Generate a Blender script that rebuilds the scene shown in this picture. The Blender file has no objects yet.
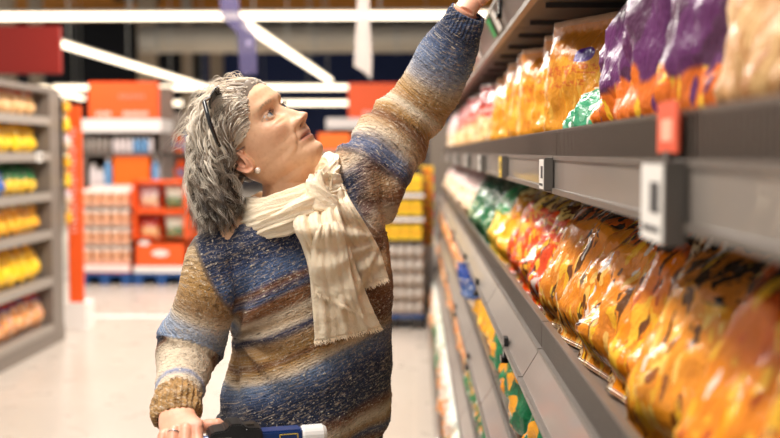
import bpy, bmesh, math, random
import numpy as np
from mathutils import Vector, Matrix, noise
from mathutils.bvhtree import BVHTree
random.seed(7); RNG = np.random.default_rng(7)
S = bpy.context.scene; COL = S.collection
# ---------------------------------------------------------------- camera
F = 50 / 36 * 780; CZ = 1.43
cam_d = bpy.data.cameras.new('camera'); cam = bpy.data.objects.new('camera', cam_d); COL.objects.link(cam)
cam.location = (0, 0, CZ); cam.rotation_euler = (math.radians(90 - 3.54), 0, math.radians(1.32))
cam_d.lens = 50; cam_d.sensor_width = 36; cam_d.clip_start = .05; cam_d.clip_end = 200
cam_d.dof.use_dof = True; cam_d.dof.focus_distance = 2.03; cam_d.dof.aperture_fstop = 2.7
S.camera = cam
MR = cam.rotation_euler.to_matrix()
def ray(px, py): return MR @ Vector(((px - 390) / F, -(py - 219) / F, -1))
def P(px, py, y):                     # the place point seen at that pixel, y metres ahead
    d = ray(px, py); return Vector((0, 0, CZ)) + d * (y / d.y)
S.view_settings.view_transform = 'Standard'; S.view_settings.look = 'None'
S.view_settings.gamma = 1; S.view_settings.exposure = 0.58; S.view_settings.use_curve_mapping = False
S.cycles.use_denoising = True; S.cycles.max_bounces = 6; S.cycles.sample_clamp_indirect = 4
S.cycles.caustics_reflective = False; S.cycles.caustics_refractive = False
# ---------------------------------------------------------------- nodes
def lin(c):
    c = [((v / 255 + .055) / 1.055) ** 2.4 if v / 255 > .04045 else v / 255 / 12.92 for v in c[:3]]
    return (*c, 1)
class NT:
    def __init__(s, name):
        s.m = bpy.data.materials.new(name); s.m.use_nodes = True; s.t = s.m.node_tree
        s.b = s.t.nodes['Principled BSDF']; s.out = s.t.nodes['Material Output']
    def n(s, typ, ins=None, **kw):
        nd = s.t.nodes.new(typ)
        for k, v in kw.items(): setattr(nd, k, v)
        for k, v in (ins or {}).items(): s.set(nd.inputs[k], v)
        return nd
    def set(s, sock, v):
        if isinstance(v, bpy.types.NodeSocket): s.t.links.new(v, sock)
        else: sock.default_value = v
    def math(s, op, a, b=0.0, c=0.0, clamp=False):
        nd = s.t.nodes.new('ShaderNodeMath'); nd.operation = op; nd.use_clamp = clamp
        s.set(nd.inputs[0], a); s.set(nd.inputs[1], b); s.set(nd.inputs[2], c); return nd.outputs[0]
    def mix(s, f, a, b, mode='MIX'):
        nd = s.t.nodes.new('ShaderNodeMix'); nd.data_type = 'RGBA'; nd.blend_type = mode
        s.set(nd.inputs[0], f); s.set(nd.inputs[6], a); s.set(nd.inputs[7], b); return nd.outputs[2]
    def ramp(s, f, stops, interp='LINEAR'):
        nd = s.t.nodes.new('ShaderNodeValToRGB'); r = nd.color_ramp; r.interpolation = interp
        while len(r.elements) < len(stops): r.elements.new(.5)
        for e, (p, c) in zip(r.elements, stops): e.position = p; e.color = c
        s.set(nd.inputs[0], f); return nd.outputs[0]
    def noise(s, vec, scale, detail=2, out='Fac', rough=.5):
        nd = s.n('ShaderNodeTexNoise', {'Scale': scale, 'Detail': detail, 'Roughness': rough})
        if vec is not None: s.set(nd.inputs['Vector'], vec)
        return nd.outputs[out]
    def bump(s, h, strength, dist=.01):
        nd = s.n('ShaderNodeBump', {'Height': h, 'Strength': strength, 'Distance': dist}); s.set(s.b.inputs['Normal'], nd.outputs[0])
    def P(s, **kw):
        for k, v in kw.items(): s.set(s.b.inputs[k.replace('_', ' ')], v)
        return s
def plain(name, c, rough=.5, metal=0, spec=.5, var=.06, bump=0, coat=0, scale=14):
    t = NT(name); o = t.n('ShaderNodeTexCoord').outputs['Object']; nz = t.noise(o, scale, 3)
    col = lin(c); k = t.math('MULTIPLY_ADD', nz, 2 * var, 1 - var)
    v = t.n('ShaderNodeVectorMath', operation='SCALE'); v.inputs[0].default_value = col[:3]; t.set(v.inputs['Scale'], k)
    t.set(t.b.inputs['Base Color'], v.outputs[0]); t.P(Roughness=rough, Metallic=metal, Specular_IOR_Level=spec, Coat_Weight=coat)
    if bump: t.bump(t.noise(o, scale * 6, 3), bump, .004)
    return t.m
def emis(name, c, st):
    t = NT(name); t.P(Base_Color=lin(c), Emission_Color=lin(c), Emission_Strength=st); return t.m
# ---------------------------------------------------------------- meshes
def link(name, me, mat=None, parent=None, smooth=False):
    o = bpy.data.objects.new(name, me); COL.objects.link(o)
    if mat: me.materials.append(mat)
    if parent: o.parent = parent
    if smooth:
        me.polygons.foreach_set('use_smooth', [True] * len(me.polygons))
    return o
def from_np(name, v, f, uv=None):
    me = bpy.data.meshes.new(name); me.from_pydata([tuple(map(float, a)) for a in v], [], [tuple(map(int, a)) for a in f]); me.update()
    if uv is not None:
        l = me.uv_layers.new(name='UVMap'); idx = np.empty(len(me.loops), int); me.loops.foreach_get('vertex_index', idx)
        l.data.foreach_set('uv', np.asarray(uv, float)[idx].ravel())
    return me
class MB:
    def __init__(s): s.v = []; s.f = []; s.mi = []; s.k = 0
    def add(s, v, f):
        n = len(s.v); s.v += [tuple(a) for a in v]; s.f += [tuple(i + n for i in a) for a in f]; s.mi += [s.k] * len(f); return s
    def box(s, x0, x1, y0, y1, z0, z1):
        v = [(x, y, z) for x in (x0, x1) for y in (y0, y1) for z in (z0, z1)]
        return s.add(v, [(0, 1, 3, 2), (4, 6, 7, 5), (0, 4, 5, 1), (2, 3, 7, 6), (0, 2, 6, 4), (1, 5, 7, 3)])
    def prism(s, pts, y0, y1, ax='y'):           # polygon (a,b) swept along an axis
        n = len(pts)
        mk = {'y': lambda a, b, t: (a, t, b), 'x': lambda a, b, t: (t, a, b), 'z': lambda a, b, t: (a, b, t)}[ax]
        v = [mk(a, b, y0) for a, b in pts] + [mk(a, b, y1) for a, b in pts]
        return s.add(v, [tuple(range(n)), tuple(range(2 * n - 1, n - 1, -1))] + [(i, i + n, (i + 1) % n + n, (i + 1) % n) for i in range(n)])
    def tube(s, pts, rad, seg=10, squash=None, cap=True):
        v, f = tube_np(pts, rad, seg); return s.add(v, f)
    def lathe(s, prof, c=(0, 0, 0), seg=16):
        v = []; f = []
        for r, z in prof:
            for k in range(seg):
                a = 2 * math.pi * k / seg; v.append((c[0] + r * math.cos(a), c[1] + r * math.sin(a), c[2] + z))
        for i in range(len(prof) - 1):
            for k in range(seg):
                f.append((i * seg + k, i * seg + (k + 1) % seg, (i + 1) * seg + (k + 1) % seg, (i + 1) * seg + k))
        f.append(tuple(range(seg))[::-1]); f.append(tuple((len(prof) - 1) * seg + k for k in range(seg)))
        return s.add(v, f)
    def build(s, name, mat, parent=None, smooth=False, bevel=0):
        me = bpy.data.meshes.new(name); me.from_pydata(s.v, [], s.f); me.update()
        bm = bmesh.new(); bm.from_mesh(me); bmesh.ops.recalc_face_normals(bm, faces=bm.faces)
        if bevel: bmesh.ops.bevel(bm, geom=bm.edges[:], offset=bevel, segments=2, affect='EDGES', clamp_overlap=True)
        bm.to_mesh(me); bm.free()
        mats = mat if isinstance(mat, list) else [mat]
        o = link(name, me, None, parent, smooth)
        for m in mats: me.materials.append(m)
        if not bevel and len(mats) > 1: me.polygons.foreach_set('material_index', s.mi)
        return o
def tube_np(pts, rad, seg=10):
    pts = [Vector(p) for p in pts]; n = len(pts)
    if not hasattr(rad, '__len__'): rad = [rad] * n
    v = []; f = []; up = None
    for i, p in enumerate(pts):
        t = (pts[min(i + 1, n - 1)] - pts[max(i - 1, 0)]).normalized()
        if up is None: up = t.orthogonal().normalized()
        up = (up - t * up.dot(t)).normalized(); b = t.cross(up)
        for k in range(seg):
            a = 2 * math.pi * k / seg; v.append(p + (up * math.cos(a) + b * math.sin(a)) * rad[i])
    for i in range(n - 1):
        for k in range(seg):
            f.append((i * seg + k, i * seg + (k + 1) % seg, (i + 1) * seg + (k + 1) % seg, (i + 1) * seg + k))
    f.append(tuple(range(seg))[::-1]); f.append(tuple((n - 1) * seg + k for k in range(seg)))
    return v, f
def spline(pts, m):                              # Catmull-Rom through rows of numbers
    p = np.array([list(map(float, q)) for q in pts]); n = len(p); out = []
    ext = np.vstack([2 * p[0] - p[1], p, 2 * p[-1] - p[-2]])
    for i in range(m):
        t = i / (m - 1) * (n - 1); k = min(int(t), n - 2); t -= k; a, b, c, d = ext[k:k + 4]
        out.append(.5 * (2 * b + (c - a) * t + (2 * a - 5 * b + 4 * c - d) * t * t + (3 * b - a - 3 * c + d) * t ** 3))
    return np.array(out)
def remesh(parts, voxel, smooth=2, name='tmp'):  # union of closed meshes -> one surface
    mb = MB()
    for v, f in parts: mb.add(v, f)
    o = mb.build(name, plain_dummy)
    m = o.modifiers.new('r', 'REMESH'); m.mode = 'VOXEL'; m.voxel_size = voxel
    if smooth: q = o.modifiers.new('s', 'SMOOTH'); q.factor = .5; q.iterations = smooth
    dg = bpy.context.evaluated_depsgraph_get(); dg.update(); me = bpy.data.meshes.new_from_object(o.evaluated_get(dg))
    bpy.data.objects.remove(o); me.materials.clear(); return me
plain_dummy = bpy.data.materials.new('dummy')
def verts(me):
    a = np.empty(len(me.vertices) * 3); me.vertices.foreach_get('co', a); return a.reshape(-1, 3)
def setverts(me, a): me.vertices.foreach_set('co', a.ravel()); me.update()
def color_attr(me, col, name='Col'):
    c = me.color_attributes.new(name, 'FLOAT_COLOR', 'POINT'); a = np.ones((len(me.vertices), 4)); a[:, :3] = col; c.data.foreach_set('color', a.ravel())
def tag(o, label=None, cat=None, group=None, kind=None):
    if label: o['label'] = label
    if cat: o['category'] = cat
    if group: o['group'] = group
    if kind: o['kind'] = kind
    return o
def empty(name, loc=(0, 0, 0), rz=0):
    o = bpy.data.objects.new(name, None); COL.objects.link(o); o.location = loc; o.rotation_euler = (0, 0, rz); o.empty_display_size = .05; return o
def copy_tree(o, kids, parent=None):
    c = o.copy(); COL.objects.link(c); c.parent = parent
    for ch in kids.get(o.name, []): copy_tree(ch, kids, c)
    return c
def kidmap(): 
    d = {}
    for o in bpy.data.objects:
        if o.parent: d.setdefault(o.parent.name, []).append(o)
    return d
ORD = ['nearest', 'second', 'third', 'fourth', 'fifth', 'sixth', 'seventh', 'eighth', 'ninth', 'tenth', 'eleventh', 'twelfth', 'thirteenth', 'fourteenth', 'fifteenth', 'sixteenth', 'seventeenth', 'eighteenth', 'nineteenth', 'twentieth'] 
ORD += ['twenty-' + w for w in ['first', 'second', 'third', 'fourth', 'fifth', 'sixth', 'seventh', 'eighth', 'ninth']] + ['thirtieth'] + ['thirty-' + w for w in ['first', 'second', 'third', 'fourth', 'fifth', 'sixth', 'seventh', 'eighth', 'ninth']] + ['fortieth'] + ['forty-' + w for w in ['first', 'second', 'third', 'fourth', 'fifth', 'sixth', 'seventh', 'eighth', 'ninth']]
# ================================================================ hall
M_lamp = emis('lamp tube', (255, 238, 212), 2.2)
M_panel = emis('panel lamp', (255, 246, 228), 3.0)
M_house = plain('lamp housing', (205, 205, 200), .5)
def floor_mat():
    t = NT('beige floor tiles'); o = t.n('ShaderNodeTexCoord').outputs['Object']
    br = t.n('ShaderNodeTexBrick', {'Vector': o, 'Scale': 1.0, 'Mortar Size': .004, 'Brick Width': .6, 'Row Height': .6, 'Mortar Smooth': .3,
             'Color1': lin((184, 172, 160)), 'Color2': lin((179, 167, 155)), 'Mortar': lin((196, 182, 168))}, offset=0.0)
    c = t.mix(t.math('MULTIPLY', t.noise(o, 1.2, 2), .3), br.outputs['Color'], lin((198, 186, 174)))
    t.P(Base_Color=c, Roughness=t.math('MULTIPLY_ADD', t.noise(o, 5, 3), .15, .22), Specular_IOR_Level=.5); return t.m
o = MB().box(-16, 16, -3, 53, -.1, 0).build('floor', floor_mat()); tag(o, kind='structure')
o = MB().box(-2.9, .6, 9.27, 9.36, -.001, .0015).build('white_strip_1', plain('white floor line', (250, 248, 244), .4)); tag(o, kind='structure')  # flat white strip across the floor
M_navy = plain('navy wall paint', (30, 48, 98), .7); M_black = plain('black wall paint', (15, 16, 22), .8)
o = MB().box(-10.3, 16, 52.3, 52.6, 0, 6.2).build('wall_back', M_navy); tag(o, kind='structure')
o = MB().box(-24, -10.3, 52.3, 52.6, 0, 7.9).build('wall_back_left', M_black); tag(o, kind='structure')
o = MB().box(-10.3, 16, 52.3, 52.6, 6.2, 7.9).build('wall_back_upper', plain('dark upper wall', (80, 74, 68), .8)); tag(o, kind='structure')
o = MB().box(-24, 16, 20, 53, 7.9, 8.1).build('ceiling', plain('dark ceiling deck', (52, 38, 26), .8)); tag(o, kind='structure')
M_wood = plain('glued timber', (214, 140, 52), .6, var=.25, scale=3)
M_col = plain('beige column paint', (186, 168, 146), .7)
for i, (y, z0, z1, x0, x1) in enumerate([(41, 6.55, 7.6, -9.5, 15), (46, 7.0, 7.8, -20, -8), (38, 6.7, 7.4, -20, -10.6)]):
    b = MB().box(x0, x1, y, y + .35, z0, z1).build('roof_beam', M_wood)
    tag(b, ['broad orange timber roof beam above the white duct', 'orange timber roof beam far back over the dark wall', 'orange timber roof beam at the dark upper left'][i], 'beam', kind='structure')
for k, (px, w, y) in enumerate([(3, .5, 30), (35, .35, 36), (147, .62, 37.5), (216, .5, 44), (187, .35, 40)]):
    x = P(px, 100, y).x; b = MB().box(x - w / 2, x + w / 2, y, y + .4, 0, 7.8).build('column', M_col)
    tag(b, kind='structure')
# duct
d = MB(); N = 24
for (y, z, r, x0, x1) in [(33, 4.85, .42, -8.3, 15)]:
    n = 2; seg = 24; v = []; f = []
    xs = np.linspace(x0, x1, 24)
    for x in xs:
        for k in range(seg):
            a = 2 * math.pi * k / seg; v.append((x, y + r * math.cos(a), z + r * math.sin(a)))
    for i in range(len(xs) - 1):
        for k in range(seg): f.append((i * seg + k, i * seg + (k + 1) % seg, (i + 1) * seg + (k + 1) % seg, (i + 1) * seg + k))
    f.append(tuple(range(seg))); f.append(tuple((len(xs) - 1) * seg + k for k in range(seg))); d.add(v, f)
duct = d.build('ventilation_duct', plain('pale painted duct', (222, 214, 200), .35, .2), smooth=True)
tag(duct, 'long round off-white ventilation duct under the roof, in front of the navy wall', 'duct')
for x in np.arange(-7.8, 14, 2.4): MB().tube([(x, 33, 4.85), (x + .08, 33, 4.85)], .45, 24).build('duct_flange', M_house, duct)
for x in np.arange(-7, 14, 4.2): MB().box(x, x + .03, 32.98, 33.02, 5.2, 7.85).build('duct_hanger', M_house, duct)
# linear lamps : (x0,y0,x1,y1,z)
def lamp(x0, y0, x1, y1, z, label, w=.085, power=0, th=.06):
    root = empty('linear_lamp', ((x0 + x1) / 2, (y0 + y1) / 2, z)); tag(root, label, 'lamp')
    L = math.hypot(x1 - x0, y1 - y0); a = math.atan2(y1 - y0, x1 - x0); root.rotation_euler = (0, 0, a)
    MB().box(-L / 2, L / 2, -w, w, 0, th * 1.5).build('diffuser', M_lamp, root, bevel=.02)
    MB().box(-L / 2, L / 2, -w * 1.05, w * 1.05, th * 1.5, th * 2.2).build('housing', M_house, root)
    for q in np.linspace(-L / 2 * .9, L / 2 * .9, max(2, int(L / 3))): MB().box(q - .012, q + .012, -.012, .012, th * 2.2, 7.85 - z).build('suspension_wire', M_house, root)
    if power:
        ld = bpy.data.lights.new('lamp_light', 'AREA'); ld.shape = 'RECTANGLE'; ld.size = L; ld.size_y = .25; ld.energy = power; ld.color = (1, .93, .82)
        lo = bpy.data.objects.new('lamp_light', ld); COL.objects.link(lo); lo.location = (root.location.x, root.location.y, z - .04); lo.rotation_euler = (0, 0, a)
    return root
lamp(-9, 17, 4, 17, 3.5, 'long glowing strip lamp crossing the top of the picture', power=260)
lamp(-2.82, 18.2, -2.53, 32.3, 3.5, 'slanting strip lamp running away above the navy wall', .075, power=150)
lamp(-6.95, 21, -6.86, 35.7, 3.5, 'long strip lamp running away above the orange header at left', .08, power=150)
lamp(-12, 36, 1, 36, 3.5, 'strip lamp crossing behind the woman\'s head, the upper of two', .1, th=.085, power=120)
lamp(-12, 48, -1.4, 48, 3.5, 'strip lamp crossing behind the woman\'s head, the lower of two', .14, th=.11)
lamp(-12.1, 35, -12.9, 42, 3.45, 'short strip lamp beside the orange header, behind the left shelves', .09, th=.08)
p = empty('panel_lamp', (.06, 20, 4.35)); tag(p, 'bright square panel lamp at the top edge above the raised arm', 'lamp')
MB().box(-.42, .42, -.3, .3, 0, .15).build('diffuser', M_panel, p, bevel=.02); MB().box(-.45, .45, -.33, .33, .15, .22).build('housing', M_house, p)
MB().box(-.01, .01, -.01, .01, .22, 3.55).build('suspension_wire', M_house, p)
# unseen strip lamps, added overhead to light the aisle, shelves and displays
def added_lamp(x, y0, y1, z, power, label, w=.3):
    root = empty('linear_lamp', (x, (y0 + y1) / 2, z)); tag(root, label, 'lamp'); L = y1 - y0
    MB().box(-.07, .07, -L / 2, L / 2, 0, .06).build('diffuser', M_lamp, root); MB().box(-.08, .08, -L / 2, L / 2, .06, .1).build('housing', M_house, root)
    ld = bpy.data.lights.new('lamp_light', 'AREA'); ld.shape = 'RECTANGLE'; ld.size = w; ld.size_y = L; ld.energy = power; ld.color = (1, .94, .87)
    lo = bpy.data.objects.new('lamp_light', ld); COL.objects.link(lo); lo.location = (x, (y0 + y1) / 2, z - .03)
added_lamp(-.9, 0.2, 5.2, 3.4, 120, 'added unseen strip lamp above the near half of the aisle', .5)
added_lamp(-1.3, 5.6, 11, 3.4, 190, 'added unseen strip lamp above the far half of the aisle', .5)
added_lamp(-3.9, 10.2, 13.0, 3.4, 60, 'added unseen strip lamp above the pallet displays', .5)
W = bpy.data.worlds.new('hall light'); S.world = W; W.use_nodes = True
W.node_tree.nodes['Background'].inputs[0].default_value = (1, .96, .91, 1); W.node_tree.nodes['Background'].inputs[1].default_value = .42
# hanging signs
t = NT('violet translucent film'); o_ = t.n('ShaderNodeTexCoord').outputs['Object']
vo = t.n('ShaderNodeTexVoronoi', {'Vector': o_, 'Scale': 9.0}).outputs['Distance']
t.P(Base_Color=t.ramp(vo, [(.2, lin((150, 140, 172))), (.3, lin((84, 76, 112)))]), Roughness=.3, Alpha=.62); M_violet = t.m
def hang(pts, y, mat, label, name='hanging_sign'):
    r = empty(name, P(pts[0][0], pts[0][1], y)); tag(r, label, 'sign'); c = [P(a, b, y) - r.location for a, b in pts]
    MB().prism([(q.x, q.z) for q in c], -.01, .01).build('film', mat, r)
    top = c[0]; MB().box((c[0].x + c[1].x) / 2 - .006, (c[0].x + c[1].x) / 2 + .006, -.006, .006, c[0].z, c[0].z + 2.0).build('cord', M_house, r)
hang([(219, -14), (237, -14), (240, 14), (256, 36), (257, 74), (240, 74), (238, 34), (221, 16)], 8, M_violet, 'violet translucent hanging sign above the woman\'s hair')
t = NT('white film'); t.P(Base_Color=lin((226, 214, 206)), Roughness=.4, Alpha=.66)
hang([(358, -14), (369, -14), (370, 30), (372, 60), (371, 79), (364, 72), (354, 66), (356, 30)], 8, t.m, 'white pointed hanging ribbon sign in front of the navy wall')
# ================================================================ right hand shelving, bay by bay
def shelf_mat():
    t = NT('grey powder coated steel'); o = t.n('ShaderNodeTexCoord').outputs['Object']; n = t.noise(o, 30, 4)
    t.P(Base_Color=t.mix(n, lin((104, 95, 88)), lin((124, 115, 107))), Roughness=.38, Metallic=.25); t.bump(t.noise(o, 160, 2), .08, .002); return t.m
M_steel = shelf_mat(); M_dark = plain('dark steel', (52, 46, 42), .55); M_clipb = plain('black plastic', (26, 26, 28), .35)
M_rail = plain('grey plastic price rail', (136, 127, 119), .3, coat=.3)
t = NT('smoked ribbed riser'); t.P(Base_Color=lin((98, 88, 80)), Roughness=.3); M_riser = t.m
BAY0, BAYN, BW = .03, 10, 1.0
LV = dict(A=1.80, B=1.417, C=1.054, D=.765, E=.475)
def bay_proto():
    r = empty('shelving_bay', (0, 0, 0))
    e = .004
    MB().box(.715, .74, e, BW - e, .02, 2.3).build('back_panel', M_dark, r)
    MB().box(.66, .714, 0, .04, 0, 2.3).build('upright', M_steel, r)
    MB().box(.10, .71, e, BW - e, 0, .12).build('plinth', M_steel, r)
    MB().box(.095, .115, e, BW - e, .12, .15).build('price_rail', M_rail, r)
    def shelf(z, x, xb, dz, riser=0, xt=None):
        s = MB().box(x + .012, .714, e, BW - e, z - .028, z)
        for y in (e, BW - e - .012): s.prism([(x + .012, z - .03), (.66, z - .03), (.66, z - .11), (.5, z - .10)], y, y + .012)
        s = s.build('shelf', M_steel, r)
        MB().prism([(x, z + .004), (x + .012, z + .004), (xb + .012, z - dz), (xb, z - dz)], e, BW - e).build('price_rail', M_rail, s)
        g = MB(); g.prism([(x - .003, z + .006), (x + .012, z + .006), (x + .012, z - .002), (x - .003, z - .002)], e, BW - e)
        g.prism([(xb - .005, z - dz + .006), (xb + .01, z - dz + .006), (xb + .01, z - dz - .004), (xb - .005, z - dz - .004)], e, BW - e); g.build('rail_lip', M_steel, s)
        if riser:
            g = MB().box(x + .010, x + .014, e, BW - e, z + .004, z + riser)
            for y in np.arange(e + .012, BW - .01, .0165): g.box(x + .005, x + .010, y, y + .005, z + .004, z + riser)
            g.box(x + .006, x + .018, e, BW - e, z + riser - .004, z + riser + .002); g.build('riser', M_riser, s)
    shelf(LV['B'], .26, .26, .06, .053); shelf(LV['C'], .235, .20, .054, .056)
    shelf(LV['D'], .22, .185, .05, .03); shelf(LV['E'], .20, .165, .05, .03)
    # top shelf, its rail leans out upward
    s = MB().box(.262, .714, e, BW - e, LV['A'] - .028, LV['A'])
    for y in np.arange(.15, .95, .34): s.box(.30, .70, y, y + .012, LV['A'] - .04, LV['A'] - .028)
    s = s.build('shelf', M_dark, r)
    MB().prism([(.226, 1.85), (.236, 1.852), (.27, 1.782), (.26, 1.78)], e, BW - e).build('price_rail', M_rail, s)
    g = MB().prism([(.258, 1.784), (.275, 1.784), (.275, 1.770), (.258, 1.770)], e, BW - e); g.prism([(.221, 1.856), (.238, 1.856), (.238, 1.846), (.221, 1.846)], e, BW - e); g.build('rail_lip', M_steel, s)
    return r
b0 = bay_proto(); km = kidmap()
for i in range(BAYN):
    b = b0 if i == 0 else copy_tree(b0, km); b.location = (0, BAY0 + i * BW, 0)
    tag(b, 'grey steel shelving bay on the right, ' + ('nearest the camera' if i == 0 else ORD[i] + ' from the camera' if i < 9 else 'farthest from the camera'), 'shelving', 'right-hand shelving bays')
MB().box(.24, .74, BAY0 + BAYN * BW, BAY0 + BAYN * BW + .03, 0, 1.95).build('side_panel', plain('brown grey steel', (112, 100, 90), .5), b)
# ================================================================ bags
def bag_mesh(seed, w=.27, h=.305, t=.105, nu=22, nv=30, flat_top=.035):
    rnd = random.Random(seed); v = []; uv = []; f = []; off = Vector((rnd.random() * 50, rnd.random() * 50, 0))
    for side in (0, 1):
        for j in range(nv + 1):
            for i in range(nu + 1):
                a = i / nu * 2 - 1; b = j / nv
                seal = flat_top / h
                q = min(1, max(0, (b - seal * .6) / .16)); q2 = min(1, max(0, (1 - b - seal) / .24))
                fill = (math.sin(q * math.pi / 2) * math.sin(q2 * math.pi / 2)) ** .8
                fill *= 1.12 - .35 * b
                th = t / 2 * fill * max(0, 1 - abs(a) ** 2.6) ** .55
                ww = w / 2 * (1 - .09 * fill)
                p = off + Vector((a * 2.2, b * 3, side * 9))
                wr = noise.noise(p * 1.3) * .018 + noise.noise(Vector((p.x * 5, p.y * 1.2, p.z))) * .008 * (1.2 - fill) + abs(noise.noise(Vector((p.x * 3.5 + p.y, p.y * 2.2, p.z)))) * .014
                x = (th + wr * (.25 + fill) * (1 - abs(a) ** 4)) * (-1 if side == 0 else 1)
                x += noise.noise(Vector((a * 1.5, b * 2, rnd.random() * 0 + seed))) * .007 * (1 if b > .75 else .4)
                if side: x = max(x, 0.0)
                v.append((x + .0006 * (1 if side else -1), a * ww + noise.noise(p * .8) * .004, b * h)); uv.append((i / nu if side == 0 else 1 - i / nu, b))
    n = (nu + 1) * (nv + 1)
    for s in (0, 1):
        for j in range(nv):
            for i in range(nu):
                a = s * n + j * (nu + 1) + i; q = (a, a + nu + 1, a + nu + 2, a + 1); f.append(q if s == 0 else q[::-1])
    rim = [i for i in range(nu + 1)] + [j * (nu + 1) + nu for j in range(1, nv + 1)] + [nv * (nu + 1) + i for i in range(nu - 1, -1, -1)] + [j * (nu + 1) for j in range(nv - 1, 0, -1)]
    for k in range(len(rim)): a, b = rim[k], rim[(k + 1) % len(rim)]; f.append((a, b, b + n, a + n))
    return from_np('snack_bag', v, f, uv)
def bag_mat(name, base, top=None, window=None, sticks=None, logo=None, text=(245, 238, 225), blot=None, seed=0, toph=.68, logo_pos=(.5, .72), logo_r=(.2, .09), speck=None, rough=.17, edge=False):
    t = NT(name); uvn = t.n('ShaderNodeTexCoord').outputs['UV']; sep = t.n('ShaderNodeSeparateXYZ', {0: uvn}); u, v = sep.outputs[0], sep.outputs[1]
    rnd = t.n('ShaderNodeObjectInfo').outputs['Random']
    sh = t.n('ShaderNodeCombineXYZ', {0: t.math('MULTIPLY', rnd, 9.0), 1: seed * 3.3, 2: t.math('MULTIPLY', rnd, 5.0)}).outputs[0]
    vec = t.n('ShaderNodeVectorMath', {0: uvn, 1: sh}, operation='ADD').outputs[0]
    warp = t.noise(vec, 3, 2); vw = t.math('ADD', v, t.math('MULTIPLY_ADD', warp, .3, -.15))
    c = lin(base)
    n1 = t.noise(vec, 4, 3)
    c = t.mix(t.math('MULTIPLY', t.math('GREATER_THAN', n1, .56), .8), c, lin(blot or tuple(int(k * .75) for k in base)))
    def st(x, e, s=40): return t.math('MULTIPLY', t.math('SUBTRACT', x, e), s, clamp=True)
    if window:            # food picture: tumbled elongated pieces
        m2 = t.n('ShaderNodeMapping', {'Vector': vec, 'Rotation': (0, 0, .7), 'Scale': (15, 5, 1)}).outputs[0]
        m3 = t.n('ShaderNodeMapping', {'Vector': vec, 'Rotation': (0, 0, -.6), 'Scale': (13, 4.5, 1)}).outputs[0]
        v1 = t.n('ShaderNodeTexVoronoi', {'Vector': m2, 'Scale': 1.0, 'Randomness': .9}); v2 = t.n('ShaderNodeTexVoronoi', {'Vector': m3, 'Scale': 1.0, 'Randomness': .9})
        k1 = t.math('LESS_THAN', v1.outputs['Distance'], .34); k2 = t.math('LESS_THAN', v2.outputs['Distance'], .27)
        wc = t.mix(k1, lin(window[0]), lin(window[1])); wc = t.mix(k2, wc, lin(window[2]))
        msk = t.math('SUBTRACT', 1.0, st(vw, window[3])); c = t.mix(msk, c, wc)
    if top:
        tc = t.mix(t.math('GREATER_THAN', t.noise(vec, 14, 2), .52), lin(top), lin(speck or top)); c = t.mix(st(vw, toph), c, tc)
    if logo:
        for (cu, cv, ru, rv, lc) in logo:
            du = t.math('DIVIDE', t.math('SUBTRACT', u, cu), ru); dv = t.math('DIVIDE', t.math('SUBTRACT', v, cv), rv)
            dd = t.math('ADD', t.math('MULTIPLY', du, du), t.math('MULTIPLY', dv, dv)); c = t.mix(t.math('LESS_THAN', dd, 1.0), c, lin(lc))
    if text:              # blocky lettering strokes across the front
        for (cv, hh, sc, u0, u1) in ([(.60, .035, 19, .18, .82), (.50, .02, 30, .25, .75)]):
            row = t.math('LESS_THAN', t.math('ABSOLUTE', t.math('SUBTRACT', v, cv)), hh)
            w1 = t.n('ShaderNodeCombineXYZ', {0: t.math('MULTIPLY', u, float(sc)), 1: t.math('MULTIPLY', v, 40.0), 2: float(seed)}).outputs[0]
            k = t.math('GREATER_THAN', t.noise(w1, 1.0, 1), .5)
            ins = t.math('LESS_THAN', t.math('ABSOLUTE', t.math('SUBTRACT', u, .5)), (u1 - u0) / 2)
            c = t.mix(t.math('MULTIPLY', t.math('MULTIPLY', t.math('MULTIPLY', row, k), ins), .7), c, lin(text))
    if edge:
        sm = t.n('ShaderNodeMapping', {'Vector': vec, 'Rotation': (0, 0, .35), 'Scale': (10, 3, 1)}).outputs[0]; s1_ = t.noise(sm, 1.0, 2)
        sm2 = t.n('ShaderNodeMapping', {'Vector': vec, 'Rotation': (0, 0, -.3), 'Scale': (10, 3.4, 1), 'Location': (3, 1, 0)}).outputs[0]; s2_ = t.noise(sm2, 1.0, 2)
        c = t.mix(t.math('MULTIPLY', t.math('GREATER_THAN', s1_, .62), .85), c, lin((40, 26, 18))); c = t.mix(t.math('MULTIPLY', t.math('GREATER_THAN', s2_, .66), .8), c, lin((240, 232, 220)))  # dark streaks, then white glints painted into the bag colour
        c = t.mix(t.math('MULTIPLY', t.math('LESS_THAN', s2_, .38), .9), c, lin((250, 190, 50)))
        em = t.math('GREATER_THAN', t.math('ADD', t.math('ABSOLUTE', t.math('SUBTRACT', u, .5)), t.math('MULTIPLY_ADD', n1, .12, -.06)), .425)
        ec_ = t.mix(t.math('GREATER_THAN', t.noise(vec, 26, 2), .52), lin((214, 190, 150)), lin((96, 62, 36))); c = t.mix(t.math('MULTIPLY', em, .85), c, ec_)
    # crimped seals stay silvery
    end = t.math('ADD', t.math('GREATER_THAN', v, .955), t.math('LESS_THAN', v, .03)); c = t.mix(t.math('MULTIPLY', end, .35), c, lin((215, 205, 190)))
    t.P(Base_Color=c, Roughness=rough, Specular_IOR_Level=.5, Coat_Weight=.12, Coat_Roughness=.1)
    cr = t.math('MULTIPLY', t.math('SINE', t.math('MULTIPLY', v, 500.0)), end)
    big = t.noise(t.n('ShaderNodeMapping', {'Vector': vec, 'Scale': (9, 3.5, 1)}).outputs[0], 1, 4, rough=.6)
    t.bump(t.math('ADD', t.math('MULTIPLY', cr, .05), big), .8, .022)
    return t.m
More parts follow.
